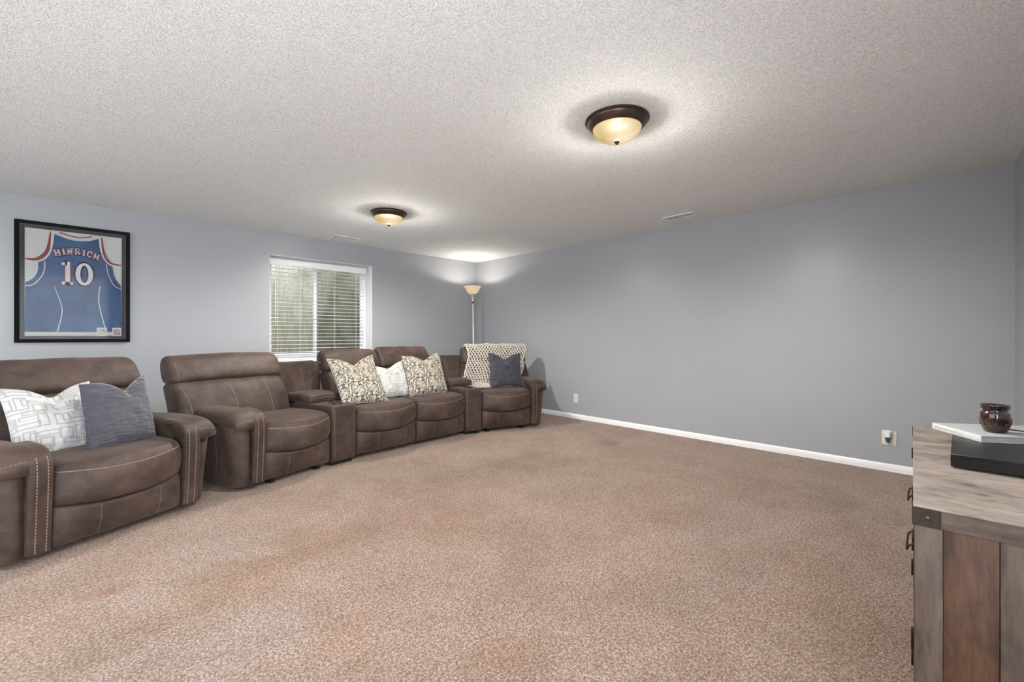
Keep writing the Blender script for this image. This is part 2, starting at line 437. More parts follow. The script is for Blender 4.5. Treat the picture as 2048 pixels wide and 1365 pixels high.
# ------------------------------------------------------------------ wall outlets
M_ivory = plain('ivory_plastic', (.66, .63, .52), .4, var=.02)
M_slot = plain('dark_slot', (.02, .02, .02), .6)
def outlet(y, z, w, h, label, dup=True):
    o = empty('wall_outlet', label, 'outlet', (0, y, z), 0)
    boxo('cover_plate', -.006, .0, -w/2, w/2, -h/2, h/2, M_ivory, o, .002)
    for dz in (-.02, .02):
        bm = bmesh.new(); r = bmesh.ops.create_cone(bm, cap_ends=True, segments=20, radius1=.0165, radius2=.0165, depth=.003, matrix=Matrix.Translation((-.0072, 0, dz)) @ Matrix.Rotation(PI/2, 4, 'Y'))
        f = from_bm('receptacle', bm, M_ivory, o, angle=40)
        for dy in (-.006, .006): boxo('slot', -.0094, -.0080, dy-.0012, dy+.0012, dz-.001, dz+.008, M_slot, f, 0)
    return o
outlet(-2.176, .283, .072, .118, 'ivory wall outlet low on the wall just right of the end recliner')
outlet(-5.52, .284, .098, .125, 'ivory outlet plate holding the air freshener near the cabinet')
fr = empty('air_freshener', 'white plug-in air freshener with blue liquid stuck in the right outlet', 'air freshener', (-.012, -5.515, .27))
def ell(name, prof, mat, cx, sx=.75, par=fr):
    prof = [(r*.80, z) for r, z in prof]
    o = lathe(name, prof, mat, par, 28, (cx, 0, 0)); o.scale = (sx, 1, 1); return o
ell('warmer_cap', [(.0, .026), (.022, .026), (.0235, .04), (.026, .058), (.031, .075), (.033, .080), (.031, .082), (.02, .078), (.0, .074)], M_vinyl, -.026)
M_blue = NT('blue_scented_oil').set(Base_Color=(.04, .22, .42), Roughness=.05, Transmission_Weight=.35).m
M_clearp = mk_glass('clear_plastic', (.93, .96, 1), .12, .9)
ell('refill_liquid', [(.0, .025), (.0215, .025), (.021, .008), (.017, -.006), (.009, -.016), (.0, -.018)], M_blue, -.026)
ell('refill_bottle', [(.0235, .027), (.0235, .006), (.019, -.012), (.011, -.024), (.004, -.029), (.0005, -.030)], M_clearp, -.026)
boxo('plug_body', -.02, .006, -.014, .014, .0, .05, M_vinyl, fr, .003)

# ------------------------------------------------------------------ seating
def stitches(name, poly, host_bvh, direction, parent, dash=.010, gap=.006, w=.0026, h=.0016, mat=None, step=.004):
    """row of thread dashes laid along poly (local points) projected on to the host surface"""
    d = Vector(direction).normalized(); pts = []
    poly = catmull(poly, 10, False)
    hits = []
    for p in poly:
        r = host_bvh.ray_cast(Vector(p) - d*.5, d)
        if r[0] is not None: hits.append((r[0], r[1]))
    if len(hits) < 2: return None
    # resample
    P = [hits[0][0]]; cum = [0]
    for a, _ in hits[1:]: cum.append(cum[-1] + (a-P[-1]).length); P.append(a)
    L = cum[-1]; vs, fs = [], []
    def at(s):
        for i in range(1, len(cum)):
            if cum[i] >= s:
                t = (s-cum[i-1])/max(1e-9, cum[i]-cum[i-1]); return P[i-1].lerp(P[i], t), hits[i-1][1].lerp(hits[i][1], t).normalized()
        return P[-1], hits[-1][1]
    s = 0
    while s + dash < L:
        a, n = at(s); b, _ = at(s+dash)
        t = (b-a)
        if t.length > 1e-5 and t.length < dash*1.6:
            t.normalize(); sd = t.cross(n).normalized()*w/2; base = len(vs)
            for q in (a, b):
                for o in (-sd - n*.001, sd - n*.001, sd + n*h, -sd + n*h): vs.append(tuple(q+o))
            fs += [(base, base+1, base+5, base+4), (base+1, base+2, base+6, base+5), (base+2, base+3, base+7, base+6), (base+3, base, base+4, base+7), (base, base+3, base+2, base+1), (base+4, base+5, base+6, base+7)]
        s += dash+gap
    if not vs: return None
    o = mesh(name, vs, fs, mat or M_thread, parent, False); o['kind'] = 'stuff'; return o

def puff(name, prof, x0, x1, r, mat, parent, deform=None, nx=16, per=5, capr=5, wrinkle=.004, seed=0., raw=False):
    """closed (y,z) profile swept along x, ends rolled over with radius r, then deformed"""
    pr = [Vector((a, b)) for a, b in prof] if raw else catmull([Vector((a, b)) for a, b in prof], per, True)
    m = len(pr); ar = sum(pr[i].x*pr[(i+1) % m].y - pr[(i+1) % m].x*pr[i].y for i in range(m)); sg = 1 if ar > 0 else -1
    nrm = []
    for i in range(m):
        t = (pr[(i+1) % m] - pr[i-1]).normalized(); nrm.append(Vector((-t.y, t.x))*sg)    # inward
    rings = []
    for k in range(capr+1):
        th = PI/2*(1-k/capr); rings.append((x0 + r*(1-math.sin(th)), r*(1-math.cos(th))))
    for k in range(1, nx): rings.append((x0+r + (x1-x0-2*r)*k/nx, 0))
    for k in range(capr+1):
        th = PI/2*k/capr; rings.append((x1 - r*(1-math.sin(th)), r*(1-math.cos(th))))
    vs, fs = [], []
    c = sum(pr, Vector((0, 0)))/m
    def put(x, q):
        p = Vector((x, q.x, q.y))
        if deform: p = Vector(deform(p, (x-x0)/(x1-x0)))
        if wrinkle:
            dd = Vector((0, q.x-c.x, q.y-c.y)); 
            if dd.length > 1e-6: p += dd.normalized()*fold(p, wrinkle, 5.5, seed+parent_seed[0])
        vs.append(tuple(p))
    for x, ins in rings:
        for q, nn in zip(pr, nrm): put(x, q + nn*ins)
    for i in range(len(rings)-1):
        for k in range(m): fs.append((i*m+k, i*m+(k+1) % m, (i+1)*m+(k+1) % m, (i+1)*m+k))
    for j, x in ((0, rings[0][0]), (len(rings)-1, rings[-1][0])):
        ci = len(vs); put(x, c)
        for k in range(m): fs.append((j*m+k, j*m+(k+1) % m, ci))
    return mesh(name, vs, fs, mat, parent)
parent_seed = [0.0]
def bvh_of(*objs):
    vs, fs = [], []
    for o in objs:
        b = len(vs); vs += [v.co.copy() for v in o.data.vertices]; fs += [tuple(b+i for i in p.vertices) for p in o.data.polygons]
    return BVHTree.FromPolygons(vs, fs)

def bow(u): return 1-(2*u-1)**2
def seat_set(root, w, seed):
    """seat cushion with piped front edge and the folded foot rest under it"""
    def d_seat(p, u):
        k = 1 - smooth(.15, .55, p.y)
        p.y -= .095*bow(u)*k
        p.z += (.020*bow(u) + .012*math.exp(-((u-.93)/.06)**2) + .012*math.exp(-((u-.07)/.06)**2))*(1 if p.z > .40 else 0)*smooth(-.1, .1, p.y+.08) - .028*bow(u)*(k if p.z < .46 else 0)
        return p
    seat = puff('seat_cushion', [(.74, .34), (.74, .455), (.55, .472), (.30, .480), (.12, .478), (.035, .466), (.004, .440), (-.010, .395), (-.008, .335), (.010, .285), (.05, .272), (.12, .268), (.4, .30)], .004, w-.004, .030, M_suede, root, d_seat, wrinkle=.006, seed=seed)
    bv = bvh_of(seat)
    # piping laid where the top rolls over to the front
    pts = []
    for k in range(33):
        u = .03+.94*k/32; x = u*w
        best = None
        for zz in (.452 - .026*bow(u),):
            r = bv.ray_cast(Vector((x, -.6, zz)), Vector((0, 1, 0)))
            if r[0] is not None: best = r[0]
        if best is not None: pts.append(best)
    if len(pts) > 3: tube('piping', pts, .0032, M_piping, seat, 6)
    def d_foot(p, u):
        f = smooth(.04, .27, p.z); k = 1 - smooth(.05, .2, p.y)
        p.y -= (.02 + .070*bow(u)*f)*k; 
        p.z -= .028*bow(u)*f
        return p
    foot = puff('foot_rest', [(.10, .272), (.035, .262), (.022, .22), (.016, .15), (.018, .09), (.032, .052), (.07, .040), (.18, .045), (.20, .15), (.18, .26)], .008, w-.008, .022, M_suede, root, d_foot, wrinkle=.004, seed=seed+3)
    bv = bvh_of(foot)
    for fx in (.30, .76): stitches('stitching', [(w*fx, 0, .225), (w*(fx+.012), 0, .14), (w*(fx+.012), 0, .06)], bv, (0, 1, 0), foot)
    return seat
def back_set(root, xa, xb, seed, ztop=1.0, seams=(.05, .42, .75), headseam=True):
    k = ztop/1.0
    def d_back(p, u):
        if p.y < .80: p.y -= .022*bow(u)
        return p
    low = puff('backrest', [(.50, .40), (.515, .50), (.55, .61), (.60, .71), (.645, .768), (.70, .79), (.80, .79), (.845, .74), (.79, .60), (.74, .47), (.68, .37), (.58, .35)], xa+.004, xb-.004, .045, M_suede, root, d_back, wrinkle=.007, seed=seed+5)
    def d_head(p, u):
        p.z += .010*bow(u)
        return p
    head = puff('headrest', [(.700, .782), (.662, .805), (.664, .85), (.694, .91), (.736, .965), (.785, .994*k), (.83, 1.0*k), (.872, .975), (.890, .91), (.865, .83), (.83, .78), (.76, .772)], xa, xb, .042, M_suede, root, d_head, wrinkle=.006, seed=seed+9)
    bh, bl = bvh_of(head), bvh_of(low); w = xb-xa
    if headseam:
        stitches('stitching', [(xa+w*.055, 0, .80), (xa+w*.05, 0, .88), (xa+w*.045, 0, .955)], bh, (0, 1, 0), head)
    for j, s in enumerate(seams):
        sl = .035 if s > .1 else .05
        stitches('stitching', [(xa+w*s, 0, .765), (xa+w*(s+sl*.8), 0, .64), (xa+w*(s+sl), 0, .47)], bl, (0, 1, 0), low, w=.0034)
    return low, head
def arm(root, xin, side, seed, wid=.24, zt=.60):
    """side=-1: arm lies to the left of xin, +1 to the right"""
    xo = xin + side*wid; lo, hi = min(xin, xo), max(xin, xo)
    # outer upright panel, outer front edge rolled, narrowing to the floor
    def d_panel(p, u):
        uo = (p.x-xin)*side/wid
        if uo > .5: p.x -= side*.045*smooth(.5, .03, p.z)*(uo-.5)*2
        # round the outer front corner
        if uo > .45 and p.y < .2: p.y += .075*((uo-.45)/.55)**2 * smooth(.2, .0, p.y)
        return p
    b0, b1 = (xin+side*.075, xo) if side > 0 else (xo, xin+side*.075)
    panel = puff('side_panel', [(.015, .10), (.012, .25), (.008, .40), (.015, .50), (.06, .535), (.30, .54), (.70, .54), (.86, .50), (.88, .30), (.86, .06), (.70, .03), (.30, .03), (.07, .03), (.03, .045)], b0, b1, .035, M_suede, root, d_panel, wrinkle=.005, seed=seed, per=4)
    inner = boxo('inner_panel', *( (xin+.004, xin+.07) if side > 0 else (xin-.07, xin-.004)), .05, .80, .04, .50, M_suede, root, .015, 3)
    # padded top: sections along y
    secs = []; N = 22
    for k in range(N+1):
        t = k/N; y = -.035 + .80*t
        e = math.sqrt(max(0, 1-(1-min(1, t/.16))**2))
        e2 = math.sqrt(max(0, 1-max(0, (t-.90)/.10)**2))
        sx = .90+.10*e; sz = .30+.70*e
        bulge = .010*math.sin(PI*min(1, t*1.25))
        secs.append((y, sx*(.7+.3*e2), sz, bulge))
    vs, fs = [], []; m = 28
    z0 = .505
    for (y, sx, sz, bl) in secs:
        for q in range(m):
            a = 2*PI*q/m; ca, sa = math.cos(a), math.sin(a)
            xx = (abs(ca)**.72)*(1 if ca > 0 else -1)*(wid/2+.006)*sx
            if sa > 0: zz = (abs(sa)**.75)*(zt-z0+bl)*sz
            else: zz = -(abs(sa)**.6)*.028
            if ca*side > 0: xx *= .80 + .20*smooth(-.05, .30, y)
            p = Vector(((lo+hi)/2+xx + side*.002, y, z0 + zz + (-.012*(1-sz))))
            p += Vector((ca*.3, 0, max(0, sa)))*fold(p, .005, 7, seed+2)
            vs.append(tuple(p))
    for i in range(N):
        for q in range(m): fs.append((i*m+q, i*m+(q+1) % m, (i+1)*m+(q+1) % m, (i+1)*m+q))
    fs += [tuple(range(m)), tuple(N*m+q for q in range(m))]
    pad = mesh('arm_pad', vs, fs, M_suede, root)
    # front band running from the pad down the inner front edge
    bw = .088
    c0, c1 = (xin-.004, xin+bw) if side > 0 else (xin-bw, xin+.004)
    path = catmull([(.20, zt+.002), (.10, zt-.001), (.02, zt-.018), (-.028, zt-.060), (-.040, zt-.13), (-.036, .36), (-.026, .20), (-.014, .05)], 6, False)
    outer = [(q.x, q.y) for q in path]; inn = []
    for i, q in enumerate(path):
        t = (path[min(i+1, len(path)-1)] - path[max(0, i-1)]).normalized(); inn.append((q.x - t.y*.034, q.y + t.x*.034))
    prof = outer + inn[::-1]
    band = puff('arm_band', prof, c0, c1, .010, M_suede, root, None, nx=6, capr=3, wrinkle=.0, seed=seed, raw=True)
    bb = bvh_of(band); bp = bvh_of(pad, panel)
    for off in ((.018, .060) if True else ()):
        x = xin + side*off
        pts = [(x, 0, z) for z in (.06, .2, .35, .48, .545)]
        stitches('stitching', pts, bb, (0, 1, 0), band, w=.0042, dash=.011)
        stitches('stitching', [(x, -.02, 0), (x, .06, 0), (x, .16, 0)], bb, (0, 0, -1), band, w=.0034)
    # lip stitching along pad edge
    bq = bvh_of(pad)
    stitches('stitching', [(xin+side*(bw+.01), 0, .535), (xin+side*(wid*.7), 0, .530), (xo-side*.03, 0, .52)], bq, (0, 1, 0), pad)
    stitches('stitching', [(0, y, z) for y, z in ((.03, .527), (.2, .530), (.45, .532), (.7, .532))] , bq, (-side, 0, 0), pad) if False else None
    st = []
    for y in (.05, .2, .4, .6): st.append((xo+side*.1, y, .528))
    stitches('stitching', [(xo, y, .530) for y in (.08, .2, .4, .62)], bq, (-side, 0, 0), pad)
    bpn = bvh_of(panel)
    stitches('stitching', [(xo, .235, .49), (xo, .225, .38), (xo, .25, .2), (xo, .30, .06)], bpn, (-side, 0, 0), panel)
    return pad
def underframe(root, xa, xb, feet=True):
    boxo('base', xa+.02, xb-.02, .14, .84, .035, .30, M_under, root, .01)
    for x in ((xa+.10, xb-.10) if feet else ()):
        bm = bmesh.new(); box(bm, x-.022, x+.022, .045, .20, .0, .014, .003); box(bm, x-.008, x+.008, .06, .20, .012, .045, .002)
        from_bm('glide_foot', bm, M_black, root, angle=40)

def recliner(name, label, org, ang, w, left, right, xa, xb, seed, **kw):
    o = empty(name, label, 'recliner', (org[0], org[1], 0), math.radians(ang), 'reclining seats')
    parent_seed[0] = seed
    underframe(o, 0, w, name == 'sectional_recliner'); seat_set(o, w, 1.0)
    back_set(o, xa, xb, 2.0, **kw)
    if left: arm(o, 0, -1, 4.0, left)
    if right: arm(o, w, 1, 6.0, right)
    # rear shell
    boxo('rear_panel', .01, w-.01, .66, .76, .06, .46, M_suede, o, .03, 3)
    return o
SA = ((-5.07, -2.677), 24.4, .650); SB = ((-3.96, -2.24), 16.0, .607)
SD1 = ((-3.13, -2.03), 5.0, .688); SE = ((-1.55, -1.965), -18.5, .667)
d2o = (SD1[0][0] + .690*math.cos(math.radians(5)), SD1[0][1] + .690*math.sin(math.radians(5)))
recliner('recliner_armchair', 'brown suede recliner armchair at far left standing apart, under the framed jersey', SA[0], SA[1], SA[2], .24, .225, -.14, .79, 11.0)
recliner('sectional_recliner', 'brown sectional recliner with left arm, left of the first cup holder console', SB[0], SB[1], SB[2], .235, 0, -.325, .580, 23.0, seams=(.045, .43, .76))
recliner('armless_recliner', 'left brown armless recliner seat in front of the window with scroll pillow', SD1[0], SD1[1], SD1[2], 0, 0, 0.035, .686, 31.0, ztop=1.0, headseam=False)
recliner('armless_recliner', 'right brown armless recliner seat between scroll pillow and second console', d2o, SD1[1], SD1[2], 0, 0, 0.004, .735, 47.0, ztop=1.018, headseam=False)
recliner('sectional_recliner', 'brown sectional recliner at the right end with knit throw over its back', SE[0], SE[1], SE[2], 0, .235, .01, .945, 59.0, headseam=True)

def console(label, fl, frp, bl, brp, seed):
    """wedge console; corners on the floor: front left/right, back left/right (world)"""
    cx, cy = (fl[0]+frp[0])/2, (fl[1]+frp[1])/2
    a = math.atan2(frp[1]-fl[1], frp[0]-fl[0])
    o = empty('wedge_console', label, 'console', (cx, cy, 0), a, 'wedge consoles between the seats')
    R = Matrix.Rotation(-a, 2)
    loc = lambda p: R @ Vector((p[0]-cx, p[1]-cy))
    FL, FR, BL, BR = map(loc, (fl, frp, bl, brp))
    def P(u, v): return FL.lerp(FR, u).lerp(BL.lerp(BR, u), v)      # u across, v front to back
    def wedge(name, v0, v1, z0, z1, mat, rr=.02, u0=.0, u1=1., crown=0, nx=8, ny=8):
        bm = bmesh.new(); vs = box(bm, 0, 1, 0, 1, 0, 1)
        for v in vs:
            x, y, z = v.co; q = P(u0+(u1-u0)*x, v0+(v1-v0)*y); v.co = (q.x, q.y, z0+(z1-z0)*z)
        bmesh.ops.bevel(bm, geom=bm.edges[:], offset=rr, segments=4, affect='EDGES', profile=.5, clamp_overlap=True)
        return from_bm(name, bm, mat, o, angle=40)
    def soft(name, v0, v1, z0, z1, r, crown=0, over=0.0, lean=0.0):
        ya, yb = P(.5, v0).y, P(.5, v1).y; h = z1-z0; c = min(r*.9, h*.45)
        prof = [(ya+c, z0), ((ya+yb)/2, z0), (yb-c, z0), (yb, z0+c), (yb, z1-c), (yb-c, z1), ((ya+yb)/2, z1+crown), (ya+c, z1+crown*.4), (ya, z1-c), (ya, z0+c)]
        def d(p, u):
            v = (p.y-P(.5, 0).y)/(P(.5, 1).y-P(.5, 0).y); v = min(1.0, max(0.0, v)); L_, R_ = P(-over, v), P(1+over, v)
            q = L_.lerp(R_, u); p.x = q.x; p.y += (q.y-P(.5, v).y) + lean*smooth(z0, z1, p.z); p.z += crown*.5*bow(u)*(1 if p.z > (z0+z1)/2 else 0); return p
        return puff(name, prof, 0, .36, r, M_suede, o, d, nx=10, capr=5, wrinkle=.004, seed=seed)
    body = wedge('console_body', .0, .60, .035, .535, M_suede, .018)
    lower = wedge('console_rear', .602, .90, .035, .50, M_suede, .01)
    back = soft('back_panel', .78, .95, .30, .872, .022, 0, .035, .045)
    padl = soft('arm_pad', .33, .82, .538, .600, .028, .016, .01)
    ft = wedge('base_foot', .04, .55, .0, .035, M_under, .004, .08, .92)
    bb = bvh_of(body)
    l = P(.10, 0); stitches('stitching', [(l.x, 0, z) for z in (.08, .25, .42, .515)], bb, (0, 1, 0), body, w=.0034)
    l = P(.965, 0); stitches('stitching', [(l.x, 0, z) for z in (.08, .25, .42, .515)], bb, (0, 1, 0), body, w=.0026)
    bk = bvh_of(back); 
    for du in (.49, .53):
        q = P(.5, .8); q.x += (du-.5)*.55; stitches('stitching', [(q.x, 0, .85), (q.x+.010, 0, .74), (q.x+.022, 0, .63)], bk, (0, 1, 0), back, w=.003)
    for v_ in (.11, .24):
        q = P(.46 + (.14 if v_ > .2 else 0), v_)
        h = lathe('cup_holder', [(.0, .5375), (.033, .5375), (.035, .5385), (.0355, .542), (.038, .5435), (.041, .542), (.042, .538), (.042, .534)], M_black, o, 32, (q.x, q.y, 0))
    return o
def LW(s, lx, ly):
    a = math.radians(s[1]); return (s[0][0]+lx*math.cos(a)-ly*math.sin(a), s[0][1]+lx*math.sin(a)+ly*math.cos(a))
sd2 = (d2o, 5.0)
console('brown wedge console with cup holders, left one beside the single recliner', LW(SB, .612, -.01), LW(SD1, -.005, -.01), LW(SB, .612, .93), LW(SD1, .028, .93), 71)
console('brown wedge console with cup holders, right one beside the throw-covered recliner', LW(sd2, .693, -.01), LW(SE, -.006, -.01), LW(sd2, .765, .93), LW(SE, -.006, .93), 83)

# ------------------------------------------------------------------ pillows
def tile_scroll(U, V):
    """cream and dark damask scrollwork: returns 0..1 darkness"""
    per = 1.0; half = .5
    out = np.zeros_like(U)
    def draw(mask): 
        np.maximum(out, mask.astype(float), out=out)
    iu = np.floor(U*2/per); Vs = V + np.where(iu.astype(int) % 2 == 0, 0, half)*0.5
    a = np.abs((U*1.0) % 1 - .5); b = np.abs((Vs) % 1 - .5)          # mirrored quarter tile 0..0.5
    def ring(cx, cy, r, w): return np.abs(np.hypot(a-cx, b-cy)-r) < w*1.15
    def dot(cx, cy, r): return np.hypot(a-cx, b-cy) < r
    def spiral(cx, cy, s0, k, w, turns, hand):
        th = np.arctan2(b-cy, (a-cx)*hand); r = np.hypot(a-cx, b-cy); m = np.zeros_like(a, bool)
        for n in range(turns):
            m |= np.abs(r-(s0+k*(th/(2*PI)+n))) < 1.2*w*(1-.15*n)
        return m & (r < s0+k*turns)
    # pointed four-leaf star
    r = np.hypot(a, b); t = np.arctan2(b, a)
    draw(r < .075*(.45+.55*np.abs(np.cos(2*t))**1.5)); draw(np.abs(r-.11) < .009)
    draw(spiral(.20, .13, .02, .045, .013, 2, 1)); draw(spiral(.36, .27, .015, .05, .013, 2, -1))
    draw(spiral(.14, .33, .02, .042, .012, 2, -1)); draw(spiral(.40, .07, .015, .035, .011, 2, 1))
    draw(np.abs(b-.25-.17*np.sin(2*PI*a+.4)) < .014+.016*np.abs(np.sin(7*a)))
    draw(np.abs(a-.27-.13*np.sin(2*PI*b*1.2+1.2)) < .012+.015*np.abs(np.sin(9*b)))
    draw((np.hypot((a-.30)*1.0, (b-.42)*1.8) < .06) & ~(np.hypot((a-.31), (b-.43)*1.8) < .03))
    draw(np.hypot((a-.46)*1.6, (b-.46)) < .07)
    for cx, cy in ((.06, .21), (.26, .26), (.47, .20), (.22, .46), (.10, .45), (.45, .35), (.31, .02), (.03, .38), (.33, .17)): draw(dot(cx, cy, .026))
    return out
def tile_lattice(U, V):
    a, b = U % 1, V % 1; out = np.zeros_like(a)
    R = [(.18, .22, .14, .16), (.24, .24, .05, .09), (.52, .14, .20, .06), (.55, .34, .16, .05), (.80, .25, .09, .18), (.35, .58, .22, .05), (.20, .80, .13, .14),
         (.50, .80, .10, .18), (.56, .82, .05, .10), (.80, .62, .12, .12), (.85, .86, .20, .05), (.66, .50, .20, .05)]
    for ox in (-1, 0, 1):
        for oy in (-1, 0, 1):
            for cx, cy, w, h in R:
                d = np.maximum(np.abs(a-cx-ox)-w, np.abs(b-cy-oy)-h)
                out = np.maximum(out, (np.abs(d) < .019).astype(float))
    return out
def mk_print(name, lo, hi, rough=.8, sheen=.1, fine=300):
    t = NT(name); at = t.n('Attribute', attribute_name='print'); f = at.outputs['Fac']
    co = t.coord(); w = t.noise(co, fine, 2, .5); b = t.noise(co, 9, 4, .6)
    c = t.mix(f, hi, lo); c = t.mix(.35, c, t.ramp(w, [(.3, .75), (.7, 1.2)]), 'MULTIPLY')
    t.col(c); t.set(Roughness=rough, Sheen_Weight=sheen); n = t.bump(b, .35, .012); t.bump(w, .1, .001, n); return t.m
M_scroll = mk_print('scroll_print_linen', (.036, .031, .023), (.49, .46, .385))
M_lattice = mk_print('silver_lattice_jacquard', (.38, .37, .35), (.54, .555, .56), .42, .3)
def mk_velvet(name, c, c2):
    t = NT(name); co = t.coord(); a = t.noise(co, 6, 5, .65, .8); mp = t.coord('Object', (3, 3, 14)); b = t.noise(mp, 4, 2, .45)
    t.col(t.ramp(a, [(.3, c), (.7, c2)])); t.set(Roughness=.8, Sheen_Weight=.6, Sheen_Roughness=.35)
    t.b.inputs['Sheen Tint'].default_value = (.75, .75, .85, 1)
    n = t.bump(b, .7, .025); t.bump(t.noise(co, 250, 2), .1, .001, n); return t.m
M_velvet_g = mk_velvet('grey_violet_velvet', (.040, .040, .052), (.076, .074, .094))
M_velvet_b = mk_velvet('slate_blue_velvet', (.020, .024, .033), (.042, .049, .062))
M_brass = plain('brass_zipper', (.22, .15, .07), .4, .8)
def pillow(label, corners, thick, mat, chop=.10, fn=None, tiles=2.0, n=64, seed=0, asym=0., group=None, pinch=.07, crease=.5):
    BL, BR, TR, TL = [Vector(c) for c in corners]
    c = (BL+BR+TR+TL)/4; o = empty('throw_pillow', label, 'pillow', tuple((BL+BR)/2), 0, group); base = (BL+BR)/2
    N = ((BR-BL).cross(TL-BL)).normalized()        # faces the room
    up = ((TL+TR)-(BL+BR)).normalized(); W_ = (BR-BL).length; H_ = (TL-BL).length
    def surf(u, v, s):
        # pinched edges
        uu = u*(1-pinch*(1-v*v)**1.0*abs(u)); vv = v*(1-pinch*.8*(1-u*u)*abs(v))
        p = BL.lerp(BR, (uu+1)/2).lerp(TL.lerp(TR, (uu+1)/2), (vv+1)/2)
        e = max(0, (1-u*u))*max(0, (1-v*v))
        th = thick/2*(e**.42)*(1-.12*v)
        top = smooth(-.1, 1.0, v)
        d = abs(u-asym)
        p -= up*chop*H_/.5*top*math.exp(-(d/.42)**1.6)
        p += N*s*th*(1-crease*top*math.exp(-(d/.16)**2)) 
        if s > 0: p += N*(.008*noise.noise(Vector((u*3+seed, v*3, seed)))+.004*noise.noise(Vector((u*7+seed, v*9, seed)))) * min(1, e*8)
        p += N*.012*(noise.noise(Vector((u*1.3+seed, v*1.3, 5)))) 
        return p
    vs, uv = [], []; fs = []
    for s in (1, -1):
        for j in range(n+1):
            for i in range(n+1):
                u = math.sin(PI/2*(2*i/n-1)*.96)/math.sin(PI/2*.96); v = math.sin(PI/2*(2*j/n-1)*.96)/math.sin(PI/2*.96)
                vs.append(tuple(surf(u, v, s)-base)); uv.append((u, v))
    m = n+1
    for s in (0, 1):
        for j in range(n):
            for i in range(n):
                a = s*m*m + j*m+i; fs.append((a, a+1, a+m+1, a+m) if s == 0 else (a, a+m, a+m+1, a+1))
    me = bpy.data.meshes.new('pillow_cover'); me.from_pydata(vs, [], fs)
    if fn:
        q = np.array(uv); r = fn(q[:, 0]*tiles/2+.13*seed, q[:, 1]*tiles/2*H_/W_+.31)
        at = me.attributes.new('print', 'FLOAT', 'POINT'); at.data.foreach_set('value', r.astype(np.float32))
    bm = bmesh.new(); bm.from_mesh(me); bmesh.ops.remove_doubles(bm, verts=bm.verts, dist=2e-4); bmesh.ops.recalc_face_normals(bm, faces=bm.faces); bm.to_mesh(me); bm.free()
    cov = link('pillow_cover', me, mat, o)
    # seam cord round the edge
    ring = []
    K = 40
    for k in range(K): ring.append(surf(-1+2*k/K, -1, 0)-base)
    for k in range(K): ring.append(surf(1, -1+2*k/K, 0)-base)
    for k in range(K): ring.append(surf(1-2*k/K, 1, 0)-base)
    for k in range(K): ring.append(surf(-1, 1-2*k/K, 0)-base)
    seam = tube('seam_edge', ring, .0028, mat, o, 6, True)
    if fn:
        at = seam.data.attributes.new('print', 'FLOAT', 'POINT')
    return o, surf, base
PILL = {'P1': [(-5.211, -2.346, 0.454), (-4.857, -2.185, 0.442), (-4.917, -1.949, 0.86), (-5.298, -2.144, 0.857)], 'P2': [(-4.932, -2.461, 0.49), (-4.596, -2.264, 0.495), (-4.64, -1.933, 0.885), (-4.963, -2.167, 0.858)], 'P3': [(-3.199, -1.906, 0.503), (-2.702, -1.862, 0.484), (-2.702, -1.491, 0.949), (-3.207, -1.535, 0.926)], 'P4': [(-2.801, -1.7, 0.498), (-2.308, -1.657, 0.499), (-2.279, -1.413, 0.875), (-2.783, -1.458, 0.821)], 'P5': [(-2.412, -1.786, 0.5), (-1.867, -1.739, 0.49), (-1.773, -1.409, 0.955), (-2.324, -1.458, 0.924)], 'P6': [(-1.268, -1.796, 0.504), (-0.838, -1.94, 0.494), (-0.644, -1.72, 0.92), (-1.102, -1.567, 0.935)]}
pillow('large white pillow with silver lattice pattern on the left armchair', PILL['P1'], .15, M_lattice, .085, tile_lattice, 1.75, 150, 1, .05)
g, sf, bs = pillow('grey-violet velvet pillow with brass zipper on the left armchair', PILL['P2'], .18, M_velvet_g, .10, None, 2, 64, 2.3, .25, crease=.35)
zp = [sf(-.0+u, 1.0, 0)-bs + Vector((-.004, -.006, .002)) for u in [.12+.86*k/24 for k in range(25)]]
tube('zipper', zp, .0035, M_brass, g, 6)
pillow('cream pillow with dark scroll print, left one beside the first console', PILL['P3'], .15, M_scroll, .085, tile_scroll, 3.1, 230, 0, .02, 'scroll print pillows')
pillow('small white silver-lattice pillow tucked between the two scroll pillows', PILL['P4'], .13, M_lattice, .075, tile_lattice, 2.2, 120, 3, .12)
pillow('cream pillow with dark scroll print, right one beside the second console', PILL['P5'], .15, M_scroll, .075, tile_scroll, 3.1, 230, 2, .08, 'scroll print pillows')
pillow('slate blue velvet pillow on the right end recliner in front of the throw', PILL['P6'], .15, M_velvet_b, .085, None, 2, 56, 5.1, -.02)

# ------------------------------------------------------------------ knit throw over the end recliner
M_yarn = plain('oatmeal_chunky_yarn', (.47, .43, .385), .95, var=.16, nscale=60, bump=.3)
th = empty('knit_throw', 'chunky oatmeal knit throw draped over the right end recliner', 'throw blanket', (SE[0][0], SE[0][1], 0), math.radians(SE[1]))
drape = catmull([(.90, .73), (.915, .82), (.922, .90), (.905, .98), (.862, 1.020), (.80, 1.022), (.74, .995), (.692, .94), (.650, .86), (.64, .80), (.60, .73), (.555, .64), (.52, .56), (.48, .520), (.40, .505), (.30, .500)], 8, False)
dl = [0]
for a, b in zip(drape, drape[1:]): dl.append(dl[-1]+(b-a).length)
def drape_at(s):
    s *= dl[-1]
    for i in range(1, len(dl)):
        if dl[i] >= s:
            t = (s-dl[i-1])/(dl[i]-dl[i-1]); p = drape[i-1].lerp(drape[i], t); tg = (drape[i]-drape[i-1]).normalized(); return p, Vector((-tg.y, tg.x))
    tg = (drape[-1]-drape[-2]).normalized(); return drape[-1], Vector((-tg.y, tg.x))
